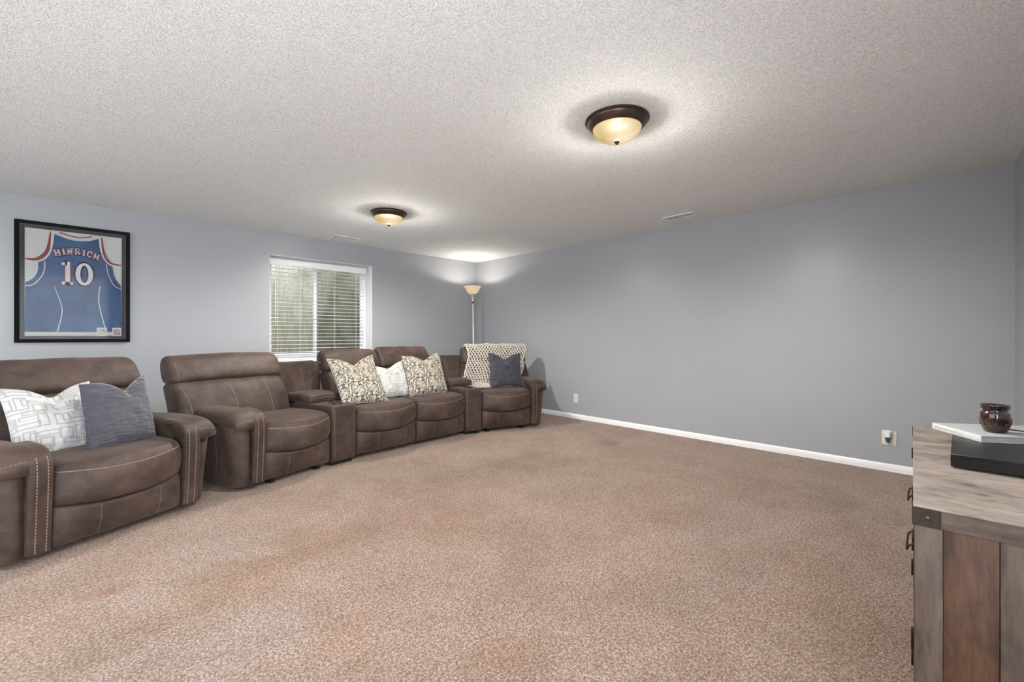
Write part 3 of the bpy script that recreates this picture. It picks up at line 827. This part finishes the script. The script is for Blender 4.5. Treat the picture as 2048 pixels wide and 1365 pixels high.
def blanket(s, t):
    """s: 0 behind the back .. 1 on the seat; t: 0 left .. 1 right"""
    p, n = drape_at(min(1, max(0, s)))
    if n.x > 0 and s > .3: n = -n
    xl = .075 - .13*smooth(.45, .85, s); xr = .965 - .10*smooth(.35, .6, s) - .28*smooth(.6, 1.0, s)
    x = xl + (xr-xl)*t
    w = .026*noise.noise(Vector((x*5, s*4, 1.7))) + .010*noise.noise(Vector((x*12, s*9, 4)))
    q = Vector((x, p.x, p.y)) + Vector((0, n.x, n.y))*(.012+abs(w))
    return q, Vector((0, n.x, n.y))
rows, cols = 36, 20
vs, fs = [], []
def yarn(pts, r): tube_geo(pts, r, 5, False, vs, fs)
for i in range(rows):
    s0 = .01+.98*i/(rows-1); pts = []
    M_ = cols*6
    for k in range(M_+1):
        t = k/M_; ph = 2*PI*cols*t + (PI if i % 2 else 0)
        s = s0 + .024*math.sin(ph) + .008*noise.noise(Vector((t*7, i*.4, 2))); tt = t + .012*math.sin(2*ph) + .010*noise.noise(Vector((t*6, i*.5, 8)))
        q, n = blanket(s, tt); pts.append(q + n*(.006*math.cos(ph)) + Vector((.004*noise.noise(Vector((t*40, i, 0))), 0, .004*noise.noise(Vector((t*40, i, 9))))))
    yarn(pts, .0092*(1+.15*noise.noise(Vector((i*.7, 3, 1)))))
for t0 in (0.0, 1.0):
    yarn([blanket(k/90, t0+.004*math.sin(k))[0] for k in range(91)], .011)
o = mesh('yarn_loops', vs, fs, M_yarn, th); o['kind'] = 'stuff'
vs, fs = [], []
for k in range(33):
    t = k/32; q, n = blanket(1.0, t)
    yarn([q, q+Vector((0, -.018, .004)), q+Vector((.006*math.sin(k*3), -.034, -.002)), q+Vector((.01*math.sin(k*5), -.05, -.004))], .008)
o = mesh('scalloped_fringe', vs, fs, M_yarn, th); o['kind'] = 'stuff'

# ------------------------------------------------------------------ torchiere
M_lampmetal = plain('brushed_pale_metal', (.62, .61, .58), .35, .3)
def mk_shade():
    t = NT('frosted_scalloped_shade'); co = t.coord()
    f = t.noise(co, 18, 3, .6, 1)
    em = t.n('Emission'); t.l(t.ramp(f, [(.3, (.95, .66, .40)), (.7, (1.0, .82, .60))]), em.inputs[0]); em.inputs[1].default_value = .55
    df = t.n('BsdfDiffuse'); df.inputs[0].default_value = (.8, .7, .55, 1)
    m = t.n('MixShader'); m.inputs[0].default_value = .25; t.l(em.outputs[0], m.inputs[1]); t.l(df.outputs[0], m.inputs[2]); t.l(m.outputs[0], t.out.inputs[0]); return t.m
tl = empty('floor_lamp', 'pale torchiere floor lamp with glowing glass bowl in the corner', 'floor lamp', (LAMPX+.04, LAMPY, 0))
lathe('lamp_base', [(.0, .0), (.13, .0), (.135, .01), (.12, .022), (.05, .034), (.02, .05), (.0, .05)], M_lampmetal, tl, 40)
top = Vector((-.04, 0, LAMPZ))
tube('lamp_pole', [(0, 0, .04), (-.02, 0, 1.0), (-.035, 0, LAMPZ-.24)], .0135, M_lampmetal, tl, 14)
lathe('pole_joint', [(.0, -.02), (.018, -.02), (.020, -.01), (.020, .008), (.0, .012)], M_bronze, tl, 20, (-.035, 0, LAMPZ-.25))
lathe('lamp_cup', [(.0, .0), (.016, .0), (.020, .04), (.032, .085), (.052, .115), (.045, .118), (.0, .11)], M_lampmetal, tl, 32, (-.037, 0, LAMPZ-.235))
n = 72; vs, fs = [], []
prof = [(.045, -.125), (.070, -.105), (.092, -.075), (.106, -.045), (.118, -.018), (.140, .0), (.136, .004), (.112, -.014), (.101, -.043), (.087, -.072), (.066, -.100), (.040, -.120)]
for i, (r, z) in enumerate(prof):
    for k in range(n):
        a = 2*PI*k/n; rr = r*(1+.03*abs(math.cos(a*9))); vs.append((rr*math.cos(a), rr*math.sin(a), z))
for i in range(len(prof)):
    j = (i+1) % len(prof)
    for k in range(n): fs.append((i*n+k, i*n+(k+1) % n, j*n+(k+1) % n, j*n+k))
mesh('lamp_shade', vs, fs, mk_shade(), tl, True, tuple(top))

# ------------------------------------------------------------------ framed jersey
FX0, FX1, FZ0, FZ1 = -5.39, -4.605, 1.097, 2.212
pic = empty('framed_jersey', 'black framed blue basketball jersey reading HINRICH 10 hung left of the window', 'picture', (FX0, 0, FZ0))
fw, fh = FX1-FX0, FZ1-FZ0
M_frame = plain('black_lacquer', (.006, .006, .007), .5, var=.2, Specular_IOR_Level=.06)
M_liner = plain('grey_liner', (.085, .085, .09), .7, Specular_IOR_Level=.2)
M_mat = plain('white_backing', (.66, .66, .65), .8, var=.02)
def mitre(name, mat, a, b, y0, y1, yb0=None):
    """four mitred bars between rectangles inset a and b"""
    yb0 = y0 if yb0 is None else yb0
    O = [(a, a), (fw-a, a), (fw-a, fh-a), (a, fh-a)]; I = [(b, b), (fw-b, b), (fw-b, fh-b), (b, fh-b)]
    for k in range(4):
        j = (k+1) % 4
        q = [O[k], O[j], I[j], I[k]]; yf = [y0, y0, yb0, yb0]
        v = [(p[0], yy, p[1]) for p, yy in zip(q, yf)] + [(p[0], y1, p[1]) for p in q]
        mesh(name, v, [(0, 1, 2, 3), (4, 5, 6, 7), (0, 1, 5, 4), (1, 2, 6, 5), (2, 3, 7, 6), (3, 0, 4, 7)], mat, pic, False)
mitre('frame_bar', M_frame, 0, .032, -.040, -.001, -.034)
mitre('liner_bar', M_liner, .032, .062, -.034, -.002, -.012)
boxo('backing_board', .060, fw-.060, -.008, -.002, .060, fh-.060, M_mat, pic, 0)
def mk_jersey():
    t = NT('blue_mesh_jersey'); co = t.coord()
    a = t.noise(co, 3.0, 4, .6, .6); mp = t.coord('Object', (2.2, 1, 6)); b = t.noise(mp, 2.5, 5, .6, .4)
    t.col(t.ramp(a, [(.28, (.030, .060, .155)), (.5, (.038, .100, .235)), (.72, (.055, .145, .290))])); t.set(Roughness=.6)
    v = t.n('TexVoronoi'); t.l(co, v.inputs['Vector']); v.inputs['Scale'].default_value = 260
    n = t.bump(b, .5, .012); t.bump(v.outputs['Distance'], .2, .001, n); return t.m
M_jersey = mk_jersey()
M_jwhite = plain('jersey_white', (.68, .68, .70), .7, var=.03); M_jred = plain('jersey_red', (.26, .055, .065), .7, var=.08)
M_jline = plain('jersey_pale_piping', (.50, .60, .74), .6, var=.05)
# picture plane coordinates: p,q in 0..1 of inner opening
ix0, ix1, iz0, iz1 = .062, fw-.062, .062, fh-.062
def JP(p, q, y): return (ix0+(ix1-ix0)*p, y, iz0+(iz1-iz0)*q)
def plate(name, outline, y, mat, parent, t=.002):
    """flat cut-out given as 2D outline in picture coordinates"""
    bm = bmesh.new(); a = [bm.verts.new(JP(p, q, y)) for p, q in outline]; f = bm.faces.new(a)
    r = bmesh.ops.extrude_face_region(bm, geom=[f])
    for v in [g for g in r['geom'] if isinstance(g, bmesh.types.BMVert)]: v.co.y -= t
    bmesh.ops.triangulate(bm, faces=[f for f in bm.faces if len(f.verts) > 4])
    return from_bm(name, bm, mat, parent)
def arcs(pts, n=6): return [(v.x, v.y) for v in catmull(pts, n, False)]
body = [(.0, .038), (.002, .20), (.004, .35), (.008, .455)] + arcs([(.008, .493), (.05, .515), (.095, .55), (.124, .61), (.128, .70)])
body += arcs([(.128, .722), (.185, .745), (.228, .82), (.250, .90), (.262, .975)])
body += arcs([(.29, .965), (.36, .945), (.45, .925), (.55, .923), (.65, .935), (.73, .962)])
body += arcs([(.752, .975), (.758, .88), (.785, .79), (.835, .735), (.893, .712)]) + arcs([(.895, .70), (.906, .633), (.94, .565), (.99, .51)])
body += [(.992, .40), (.994, .2), (.997, .038)]
jer = plate('jersey', body, -.011, M_jersey, pic, .006)
def ribbon(name, pts, w, y, mat, parent, t=.0015, taper=None, n=8):
    pp = [Vector(p) for p in arcs(pts, n)]; asp = (iz1-iz0)/(ix1-ix0); L, R = [], []
    for i, p in enumerate(pp):
        tg = pp[min(i+1, len(pp)-1)] - pp[max(0, i-1)]; tg.y *= asp; tg.normalize()
        ww_ = w*(taper(i/(len(pp)-1)) if taper else 1)/2
        L.append((p.x-tg.y*ww_, p.y+tg.x*ww_/asp)); R.append((p.x+tg.y*ww_, p.y-tg.x*ww_/asp))
    bm = bmesh.new(); m = len(pp)
    va = [bm.verts.new(JP(*q, y)) for q in L]; vb = [bm.verts.new(JP(*q, y)) for q in R]
    vc = [bm.verts.new(JP(*q, y-t)) for q in L]; vd = [bm.verts.new(JP(*q, y-t)) for q in R]
    for i in range(m-1):
        bm.faces.new((vc[i], vd[i], vd[i+1], vc[i+1])); bm.faces.new((va[i], va[i+1], vb[i+1], vb[i]))
        bm.faces.new((va[i], vc[i], vc[i+1], va[i+1])); bm.faces.new((vb[i], vb[i+1], vd[i+1], vd[i]))
    return from_bm(name, bm, mat, parent)
YF = -.018
ribbon('shoulder_trim', [(.006, .692), (.11, .695), (.195, .735), (.245, .82), (.272, .975)], .030, YF, M_jwhite, jer)
ribbon('shoulder_trim', [(.006, .710), (.106, .712), (.180, .755), (.225, .83), (.248, .985)], .030, YF-.001, M_jred, jer, taper=lambda t: .35+1.2*math.sin(PI*min(1, t*.95+.05)))
ribbon('shoulder_trim', [(.995, .706), (.88, .715), (.810, .770), (.772, .86), (.752, .975)], .026, YF, M_jwhite, jer)
ribbon('shoulder_trim', [(.995, .718), (.882, .731), (.822, .782), (.790, .865), (.774, .980)], .024, YF-.001, M_jred, jer, taper=lambda t: .45+.8*math.sin(PI*min(1, t*.9+.1)))
ribbon('neck_trim', [(.275, .985), (.36, .965), (.48, .945), (.62, .948), (.738, .978)], .026, YF, M_jwhite, jer)
ribbon('neck_trim', [(.335, .985), (.45, .962), (.56, .958), (.67, .980)], .016, YF-.001, M_jred, jer)
ribbon('armhole_piping', [(.008, .460), (.086, .479), (.165, .564), (.190, .64), (.188, .70)], .011, YF, M_jwhite, jer)
ribbon('armhole_piping', [(.993, .476), (.911, .512), (.853, .608), (.833, .68), (.828, .72)], .009, YF, M_jwhite, jer)
ribbon('side_piping', [(.284, .47), (.325, .37), (.360, .263), (.352, .176), (.315, .043)], .012, YF, M_jline, jer, taper=lambda t: .3+.9*t)
ribbon('side_piping', [(.756, .495), (.743, .356), (.769, .225), (.814, .080)], .011, YF, M_jline, jer)
# lettering: slab glyphs in a unit box (x 0..w, y 0..1)
def stroke(a, b, w):
    a, b = Vector(a), Vector(b); d = (b-a).normalized(); n = Vector((-d.y, d.x))*w/2
    return [tuple(a+n), tuple(b+n), tuple(b-n), tuple(a-n)]
def rect(x0, x1, y0, y1): return [(x0, y0), (x1, y0), (x1, y1), (x0, y1)]
def arcband(cx, cy, rx, ry, wx, wy, a0, a1, n=14):
    o = [(cx+rx*math.cos(a0+(a1-a0)*k/n), cy+ry*math.sin(a0+(a1-a0)*k/n)) for k in range(n+1)]
    i = [(cx+(rx-wx)*math.cos(a0+(a1-a0)*k/n), cy+(ry-wy)*math.sin(a0+(a1-a0)*k/n)) for k in range(n+1)]
    return [[o[k], o[k+1], i[k+1], i[k]] for k in range(n)]
def serifs(xs, w=.30, h=.13): return [rect(x-w/2, x+w/2, y0, y0+h) for x in xs for y0 in (0, 1-h)]
GL = {'H': (.92, [rect(.10, .30, 0, 1), rect(.62, .82, 0, 1), rect(.2, .7, .42, .57)] + serifs((.20, .72), .36)),
      'I': (.46, [rect(.13, .33, 0, 1)] + serifs((.23,), .40)),
      'N': (.92, [rect(.12, .28, 0, 1), rect(.64, .80, 0, 1), stroke((.16, .96), (.74, .04), .24)] + [rect(.0, .38, 0, .13), rect(.0, .3, .87, 1), rect(.54, .92, .87, 1)]),
      'R': (.86, [rect(.10, .30, 0, 1), rect(.2, .5, .87, 1), rect(.2, .5, .42, .55), stroke((.46, .48), (.74, .06), .20), rect(.0, .42, 0, .13), rect(.0, .3, .87, 1), rect(.62, .86, 0, .13)] + arcband(.46, .71, .32, .29, .20, .15, -PI/2, PI/2)),
      'C': (.80, arcband(.42, .5, .40, .50, .20, .15, math.radians(42), math.radians(322), 20) + [rect(.62, .78, .66, .95)]),
      '1': (.62, [rect(.22, .46, 0, 1), rect(.06, .62, 0, .12), rect(.05, .30, .84, .95), rect(.20, .3, .9, 1.0)]),
      '0': (.86, arcband(.43, .5, .43, .5, .24, .12, 0, 2*PI, 36))}
def glyph(name, ch, pos, size, rot, y, mat, grow=0, parent=jer):
    bm = bmesh.new(); W0, polys = GL[ch]; asp = (iz1-iz0)/(ix1-ix0)
    for poly in polys:
        pts = [Vector(p) for p in poly]
        if grow:
            ar = sum(pts[i].x*pts[(i+1) % len(pts)].y - pts[(i+1) % len(pts)].x*pts[i].y for i in range(len(pts))); sg = 1 if ar > 0 else -1
            new = []
            for i, p in enumerate(pts):
                e1 = (p-pts[i-1]).normalized(); e2 = (pts[(i+1) % len(pts)]-p).normalized()
                n1 = Vector((e1.y, -e1.x))*sg; n2 = Vector((e2.y, -e2.x))*sg; b = n1+n2
                new.append(p + b*(grow/max(.35, 1+n1.dot(n2))))
            pts = new
        vv = []
        for p in pts:
            q = Vector(((p.x-W0/2)*size[0], (p.y-.5)*size[1])); q = Matrix.Rotation(rot, 2) @ q
            vv.append(bm.verts.new((pos[0]+q.x, y, pos[1]+q.y)))
        try: f = bm.faces.new(vv)
        except ValueError: continue
        r = bmesh.ops.extrude_face_region(bm, geom=[f])
        for v in [g_ for g_ in r['geom'] if isinstance(g_, bmesh.types.BMVert)]: v.co.y -= .0012
    return from_bm(name, bm, mat, parent)
word = 'HINRICH'; cxp, czp = JP(.525, 0, 0)[0], JP(0, .545, 0)[2]; RAD = .265
angs = [54, 40, 24, 5, -11, -25, -43]
lx_, rx_ = JP(.36, .5, 0)[0], 0
base_x = [.312, .377, .440, .519, .586, .645, .718]; base_q = [.793, .806, .815, .820, .815, .804, .785]; rots = [13, 10, 5, 0, -5, -8, -13]
for ch, p, q, r in zip(word, base_x, base_q, rots):
    P_ = JP(p, q, 0)
    glyph('letter_outline', ch, (P_[0]-0.0, P_[2]), (.048, .066), math.radians(r), YF-.0005, M_jred, .10)
    glyph('letter', ch, (P_[0]-0.0, P_[2]), (.048, .066), math.radians(r), YF-.002, M_jwhite, .01)
for ch, p, sx in (('1', .411, .135), ('0', .590, .145)):
    P_ = JP(p, .602, 0)
    glyph('numeral_outline', ch, (P_[0], P_[2]), (sx, .218), 0, YF-.0005, M_jred, .045)
    glyph('numeral', ch, (P_[0], P_[2]), (sx, .218), 0, YF-.002, M_jwhite, 0)
def mk_card(name, a, b, c):
    t = NT(name); co = t.coord(); t.col(t.ramp(t.noise(co, 45, 3, .7, .5), [(.35, a), (.5, b), (.62, c)])); t.set(Roughness=.35); return t.m
M_card1 = mk_card('card_print_cool', (.10, .14, .22), (.50, .50, .50), (.60, .55, .38)); M_card2 = mk_card('card_print_mauve', (.22, .14, .16), (.38, .28, .30), (.55, .45, .45))
M_cardw = plain('card_stock', (.66, .65, .60), .5)
for p0, p1, m in ((.722, .832, M_card1), (.893, .995, M_card2)):
    a, b = JP(p0, -.002, 0), JP(p1, .082, 0)
    c = boxo('trading_card', a[0], b[0], -.022, -.0205, a[2], b[2], M_cardw, pic, 0)
    boxo('card_picture', a[0]+.008, b[0]-.008, -.0228, -.022, a[2]+.010, b[2]-.012, m, c, 0)
boxo('glass_front', .034, fw-.034, -.0315, -.030, .034, fh-.034, M_pglass, pic, 0)

# ------------------------------------------------------------------ cabinet
def mk_wood(name, cols_, dirscale, seed=0, knots=True):
    t = NT(name); mp = t.coord('Object', dirscale)
    off = t.n('VectorMath', operation='ADD'); t.l(mp, off.inputs[0]); off.inputs[1].default_value = (seed, seed*.7, seed*1.3)
    g = t.noise(off.outputs[0], 3.0, 6, .62, .8); g2 = t.noise(off.outputs[0], 14, 5, .7, .3); co = t.coord(); bl = t.noise(co, 5.5, 4, .6, .6)
    c = t.ramp(g, [(.28, cols_[0]), (.48, cols_[1]), (.70, cols_[2])])
    c = t.mix(.75, c, t.ramp(g2, [(.32, .60), (.5, 1.0), (.7, 1.15)]), 'MULTIPLY')
    c = t.mix(.8, c, t.ramp(bl, [(.32, .50), (.47, 1.0), (.7, 1.12)]), 'MULTIPLY')
    if knots:
        v = t.n('TexVoronoi'); t.l(co, v.inputs['Vector']); v.inputs['Scale'].default_value = 4.2
        c = t.mix(t.ramp(v.outputs['Distance'], [(.03, .85), (.09, 0.0)]), c, (.05, .035, .03))
    t.col(c); t.set(Roughness=.55, Specular_IOR_Level=.4); t.bump(g2, .25, .003); return t.m
GREY = ((.13, .10, .082), (.27, .225, .195), (.36, .31, .275)); BRN = ((.030, .012, .006), (.072, .031, .014), (.105, .050, .026)); TAUPE = ((.042, .029, .021), (.082, .057, .041), (.12, .088, .066)); TAUPE2 = ((.040, .028, .021), (.076, .054, .040), (.108, .078, .059))
M_top = mk_wood('weathered_grey_wood', GREY, (4.5, 1.8, 4.5), 3)
M_rail = mk_wood('rail_wood', TAUPE, (9, 1.4, 9), 8, False)
M_stile = mk_wood('stile_wood', TAUPE, (9, 9, 1.2), 5)
M_pl = [mk_wood('plank_rust_wood', BRN, (9, 9, 1.2), 11), mk_wood('plank_rust_wood_b', ((.038, .017, .009), (.078, .037, .019), (.11, .060, .035)), (9, 9, 1.2), 17), mk_wood('plank_grey_wood', TAUPE, (9, 9, 1.2), 23), mk_wood('plank_taupe_wood', TAUPE2, (9, 9, 1.0), 29)]
M_bracket = plain('antique_brass_bracket', (.030, .022, .014), .5, .6, var=.35, nscale=60)
CN = (-3.542, -5.886); CL, CD, CH = 1.262, .50, .76
# local frame: x = away from camera along the cabinet front, y = towards the room (front at 0, back at -CD)
cab = empty('cabinet', 'weathered plank wood cabinet with metal corner brackets at lower right', 'cabinet', (CN[0], CN[1], 0), A3)
bm = bmesh.new(); box(bm, .0, CL, -CD, 0, CH-.042, CH, .0015); top_ = from_bm('cabinet_top', bm, M_top, cab)
stw = .050
def side(x0, x1):
    boxo('stile', x0, x1, -stw, -.002, .02, CH-.043, M_stile, cab, .0015)
    boxo('stile', x0, x1, -CD+.002, -CD+stw, .02, CH-.043, M_stile, cab, .0015)
    boxo('bottom_rail', x0, x1, -CD+stw, -stw, .02, .07, M_rail, cab, .0015)
    ya = -stw
    for k, w_ in enumerate((.088, .112, .104, .096)):
        boxo('plank', x0+.006, x1-.006, ya-w_+.0006, ya-.0006, .07, CH-.043, M_pl[(0, 2, 3, 1)[k]], cab, .0008); ya -= w_
side(.0, .024); side(CL-.024, CL)
boxo('side_top_rail', -.0005, .004, -CD+.01, -.0472, CH-.042, CH-.001, M_rail, cab, 0)
boxo('back_panel', .02, CL-.02, -CD+.003, -CD+.012, .03, CH-.045, M_stile, cab, 0)
boxo('shelf_bottom', .024, CL-.024, -CD+.012, -.02, .045, .065, M_rail, cab, 0)
# corner brackets with screws
for (x0, x1, bx) in ((-.002, .045, 0), (CL-.045, CL+.002, 1)):
    bm = bmesh.new()
    if bx == 0: box(bm, -.0022, .0, -.047, .002, CH-.043, CH-.0005, .0006, seg=1)
    box(bm, x0, x1, .0, .0022, CH-.043, CH-.0005, .0006, seg=1)
    br = from_bm('corner_bracket', bm, M_bracket, cab)
    if bx == 0:
        sc_ = lathe('screw', [(.0, .0020), (.003, .0018), (.0052, .0), (.0052, -.001)], M_bronze, br, 16, (-.0022, -.024, CH-.022)); sc_.rotation_euler = (0, -PI/2, 0)
        boxo('screw_slot', -.0048, -.0040, -.0275, -.0205, CH-.0225, CH-.0215, M_slot, br, 0)
# drawers on the front, with ring handles
for j, (x0, x1) in enumerate(((.03, .455), (.475, .90))):
    d = boxo('drawer', x0, x1, -.022, -.001, .50, .705, M_pl[(0, 3)[j]], cab, .0015)
    xm, zc = (.22, .70)[j], .605
    boxo('handle_plate', xm-.035, xm+.035, -.001, .003, zc-.018, zc+.018, M_bracket, d, .001)
    tube('handle_pull', catmull([(xm-.052, -.001, zc+.006), (xm-.050, .009, zc-.002), (xm-.032, .0125, zc-.018), (xm, .013, zc-.024), (xm+.032, .0125, zc-.018), (xm+.050, .009, zc-.002), (xm+.052, -.001, zc+.006)], 6, False), .0026, M_bracket, d, 8)
for j, (x0, x1, z0) in enumerate(((.03, .455, .08), (.475, .90, .08), (.92, 1.232, .08))):
    z1 = .485 if j < 2 else .705
    d = boxo('door', x0, x1, -.022, -.001, z0, z1, M_pl[(2, 0, 3)[j]], cab, .0015)
    for z in (z0+.06, z1-.06):
        boxo('hinge', x0+.002 if j < 2 else x1-.03, x0+.028 if j < 2 else x1-.004, -.001, .0045, z-.022, z+.022, M_bracket, d, .001)
# ------------------------------------------------------------------ things on the cabinet
def cabpt(lx, d, z):                                  # d = distance back from the front edge
    ca, sa = math.cos(A3), math.sin(A3); return (CN[0]+lx*ca+d*sa, CN[1]+lx*sa-d*ca, z)
M_box = plain('black_anodised_case', (.022, .022, .024), .42, .3, var=.1, bump=.05)
M_gloss = plain('black_gloss_front', (.004, .004, .006), .12)
px, py, pz = cabpt(.482, .084, CH)
pl = empty('media_player', 'flat black media player on the cabinet under the book', 'media player', (px, py, pz), A3 - math.radians(3.2))
boxo('case', 0.0025, .42, -.40, 0, .005, .041, M_box, pl, .0004, 1)
boxo('front_panel', -.0015, .0025, -.40, .0, .005, .0408, M_gloss, pl, .0003, 1)
for a in (.03, .37):
    for b in (.03, .37):
        lathe('rubber_foot', [(.0, 0), (.012, 0), (.012, .005), (.0, .005)], M_black, pl, 20, (a, -b, 0))
# book, spine towards the camera's left
BP0 = Vector(cabpt(.955, .056, 0)); BP1 = Vector(cabpt(.752, .170, 0)); sd = (BP1-BP0); spl = sd.length; sd.normalize()
bk_ang = math.atan2(sd.y, sd.x)
bz = CH + .0415; bt = .0225
M_cover = plain('pale_grey_green_cover', (.36, .39, .385), .45, var=.02); M_spine = plain('white_spine', (.56, .585, .58), .5, var=.01); M_page = plain('book_pages', (.40, .41, .37), .9, var=.05)
bk = empty('book', 'large pale grey hardcover book lying on the black media player', 'book', (BP0.x, BP0.y, bz), bk_ang)
# local x along the spine, +y away from the spine over the player
sgn = 1
bd = .29
boxo('front_cover', 0, spl, 0, bd, bt-.003, bt, M_cover, bk, .0006)
boxo('back_cover', 0, spl, 0, bd, 0, .003, M_cover, bk, .0006)
boxo('spine', 0, spl, -.002, .0015, 0, bt, M_spine, bk, .001)
boxo('page_block', .003, spl-.004, .0015, bd-.006, .003, bt-.003, M_page, bk, 0)
def text(name, s, size, mat, parent, loc, rot, ext=.0002, sx=1.0):
    cu = bpy.data.curves.new(name, 'FONT'); cu.body = s; cu.size = size; cu.extrude = ext; cu.align_x = 'LEFT'
    tmp = bpy.data.objects.new('tmp', cu); COL.objects.link(tmp); bpy.context.view_layer.update()
    me = bpy.data.meshes.new_from_object(tmp.evaluated_get(bpy.context.evaluated_depsgraph_get()))
    bpy.data.objects.remove(tmp); me.name = name; me.materials.clear()
    o = link(name, me, mat, parent, False, loc); o.rotation_euler = rot; o.scale = (sx, 1, 1); return o
M_ink = plain('pale_grey_ink', (.36, .40, .40), .6)
text('spine_lettering', 'INTERIOR DESIGN MASTER CLASS', .0098, M_ink, bk, (.016, -.0022, .007), (PI/2, 0, 0), sx=.92)

# wax warmer
def mk_glaze():
    t = NT('brown_blue_ceramic_glaze'); co = t.coord(); n_ = t.noise(co, 22, 4, .6, 1.2)
    t.col(t.ramp(n_, [(.35, (.022, .008, .006)), (.5, (.036, .013, .010)), (.62, (.010, .010, .026))])); t.set(Roughness=.08, Coat_Weight=.6, Coat_Roughness=.03); return t.m
M_glaze = mk_glaze(); M_relief = plain('amber_brown_glaze', (.07, .032, .014), .12, var=.3, nscale=60)
wx_, wy_, _ = cabpt(.868, .212, 0)
wp = empty('wax_warmer', 'brown glazed ceramic wax warmer with raised flower emblems standing on the book', 'wax warmer', (wx_, wy_, bz+bt))
WS = 1.0
prof = [(.0, .0), (.036, .0), (.041, .004), (.045, .012), (.0515, .032), (.0545, .046), (.0555, .052), (.0540, .058), (.0545, .062), (.0525, .066), (.046, .070), (.0445, .073), (.047, .080), (.052, .088), (.0535, .091), (.052, .093), (.048, .091), (.040, .082), (.02, .076), (.0, .074)]
prof = [(r*.70, z*1.03) for r, z in prof]
lathe('pot', prof, M_glaze, wp, 64)
def on_pot(a, z, lift=0):
    for (r0, z0), (r1, z1) in zip(prof, prof[1:]):
        if z0 <= z <= z1 and z1 > z0: r = r0+(r1-r0)*(z-z0)/(z1-z0); break
    return ((r+lift)*math.cos(a), (r+lift)*math.sin(a), z)
for j in range(4):
    a0 = math.radians(-112 + 90*j); vs, fs = [], []
    def curve(pts, r): tube_geo([on_pot(a0+da/.036, z*1.02, .0008) for da, z in [(v.x, v.y) for v in catmull(pts, 5, False)]], r, 6, False, vs, fs, lambda t: r*(.4+.8*math.sin(PI*min(1, .15+.8*t))))
    curve([(0, .050), (-.007, .041), (-.004, .032), (0, .026)], .0020); curve([(0, .050), (.007, .041), (.004, .032), (0, .026)], .0020); curve([(0, .046), (0, .038), (0, .026)], .0032)
    for s in (-1, 1): curve([(0, .024), (s*.006, .030), (s*.012, .034), (s*.017, .031), (s*.016, .025), (s*.012, .026)], .0020)
    curve([(-.007, .024), (0, .0235), (.007, .024)], .0016); curve([(0, .023), (0, .016), (0, .013)], .0024)
    for s in (-1, 1): curve([(0, .022), (s*.006, .018), (s*.009, .014)], .0014)
    mesh('flower_emblem', vs, fs, M_relief, wp)
for j in range(12):
    a = 2*PI*j/12; q = on_pot(a, .084, 0); bm = bmesh.new(); bmesh.ops.create_icosphere(bm, subdivisions=2, radius=.0030, matrix=Matrix.Translation(q)); from_bm('rim_bead', bm, M_glaze, wp, True)
cz = bz+bt
c0 = Vector((wx_, wy_, cz)); away = Vector((math.cos(A3), math.sin(A3), 0)); rgt = Vector((math.sin(A3), -math.cos(A3), 0))
cp = catmull([c0+rgt*.032+away*.008+Vector((0,0,.012)), c0+rgt*.065+away*.012+Vector((0,0,.010)), c0+rgt*.10+away*.0+Vector((0,0,.0035)), c0+rgt*.14-away*.02+Vector((0,0,.003)), c0+rgt*.17-away*.03+Vector((0,0,.0028))], 8, False)
wpi = Vector((wx_, wy_, bz+bt))
tube('power_cord', [q-wpi for q in cp], .0022, M_black, wp, 8)
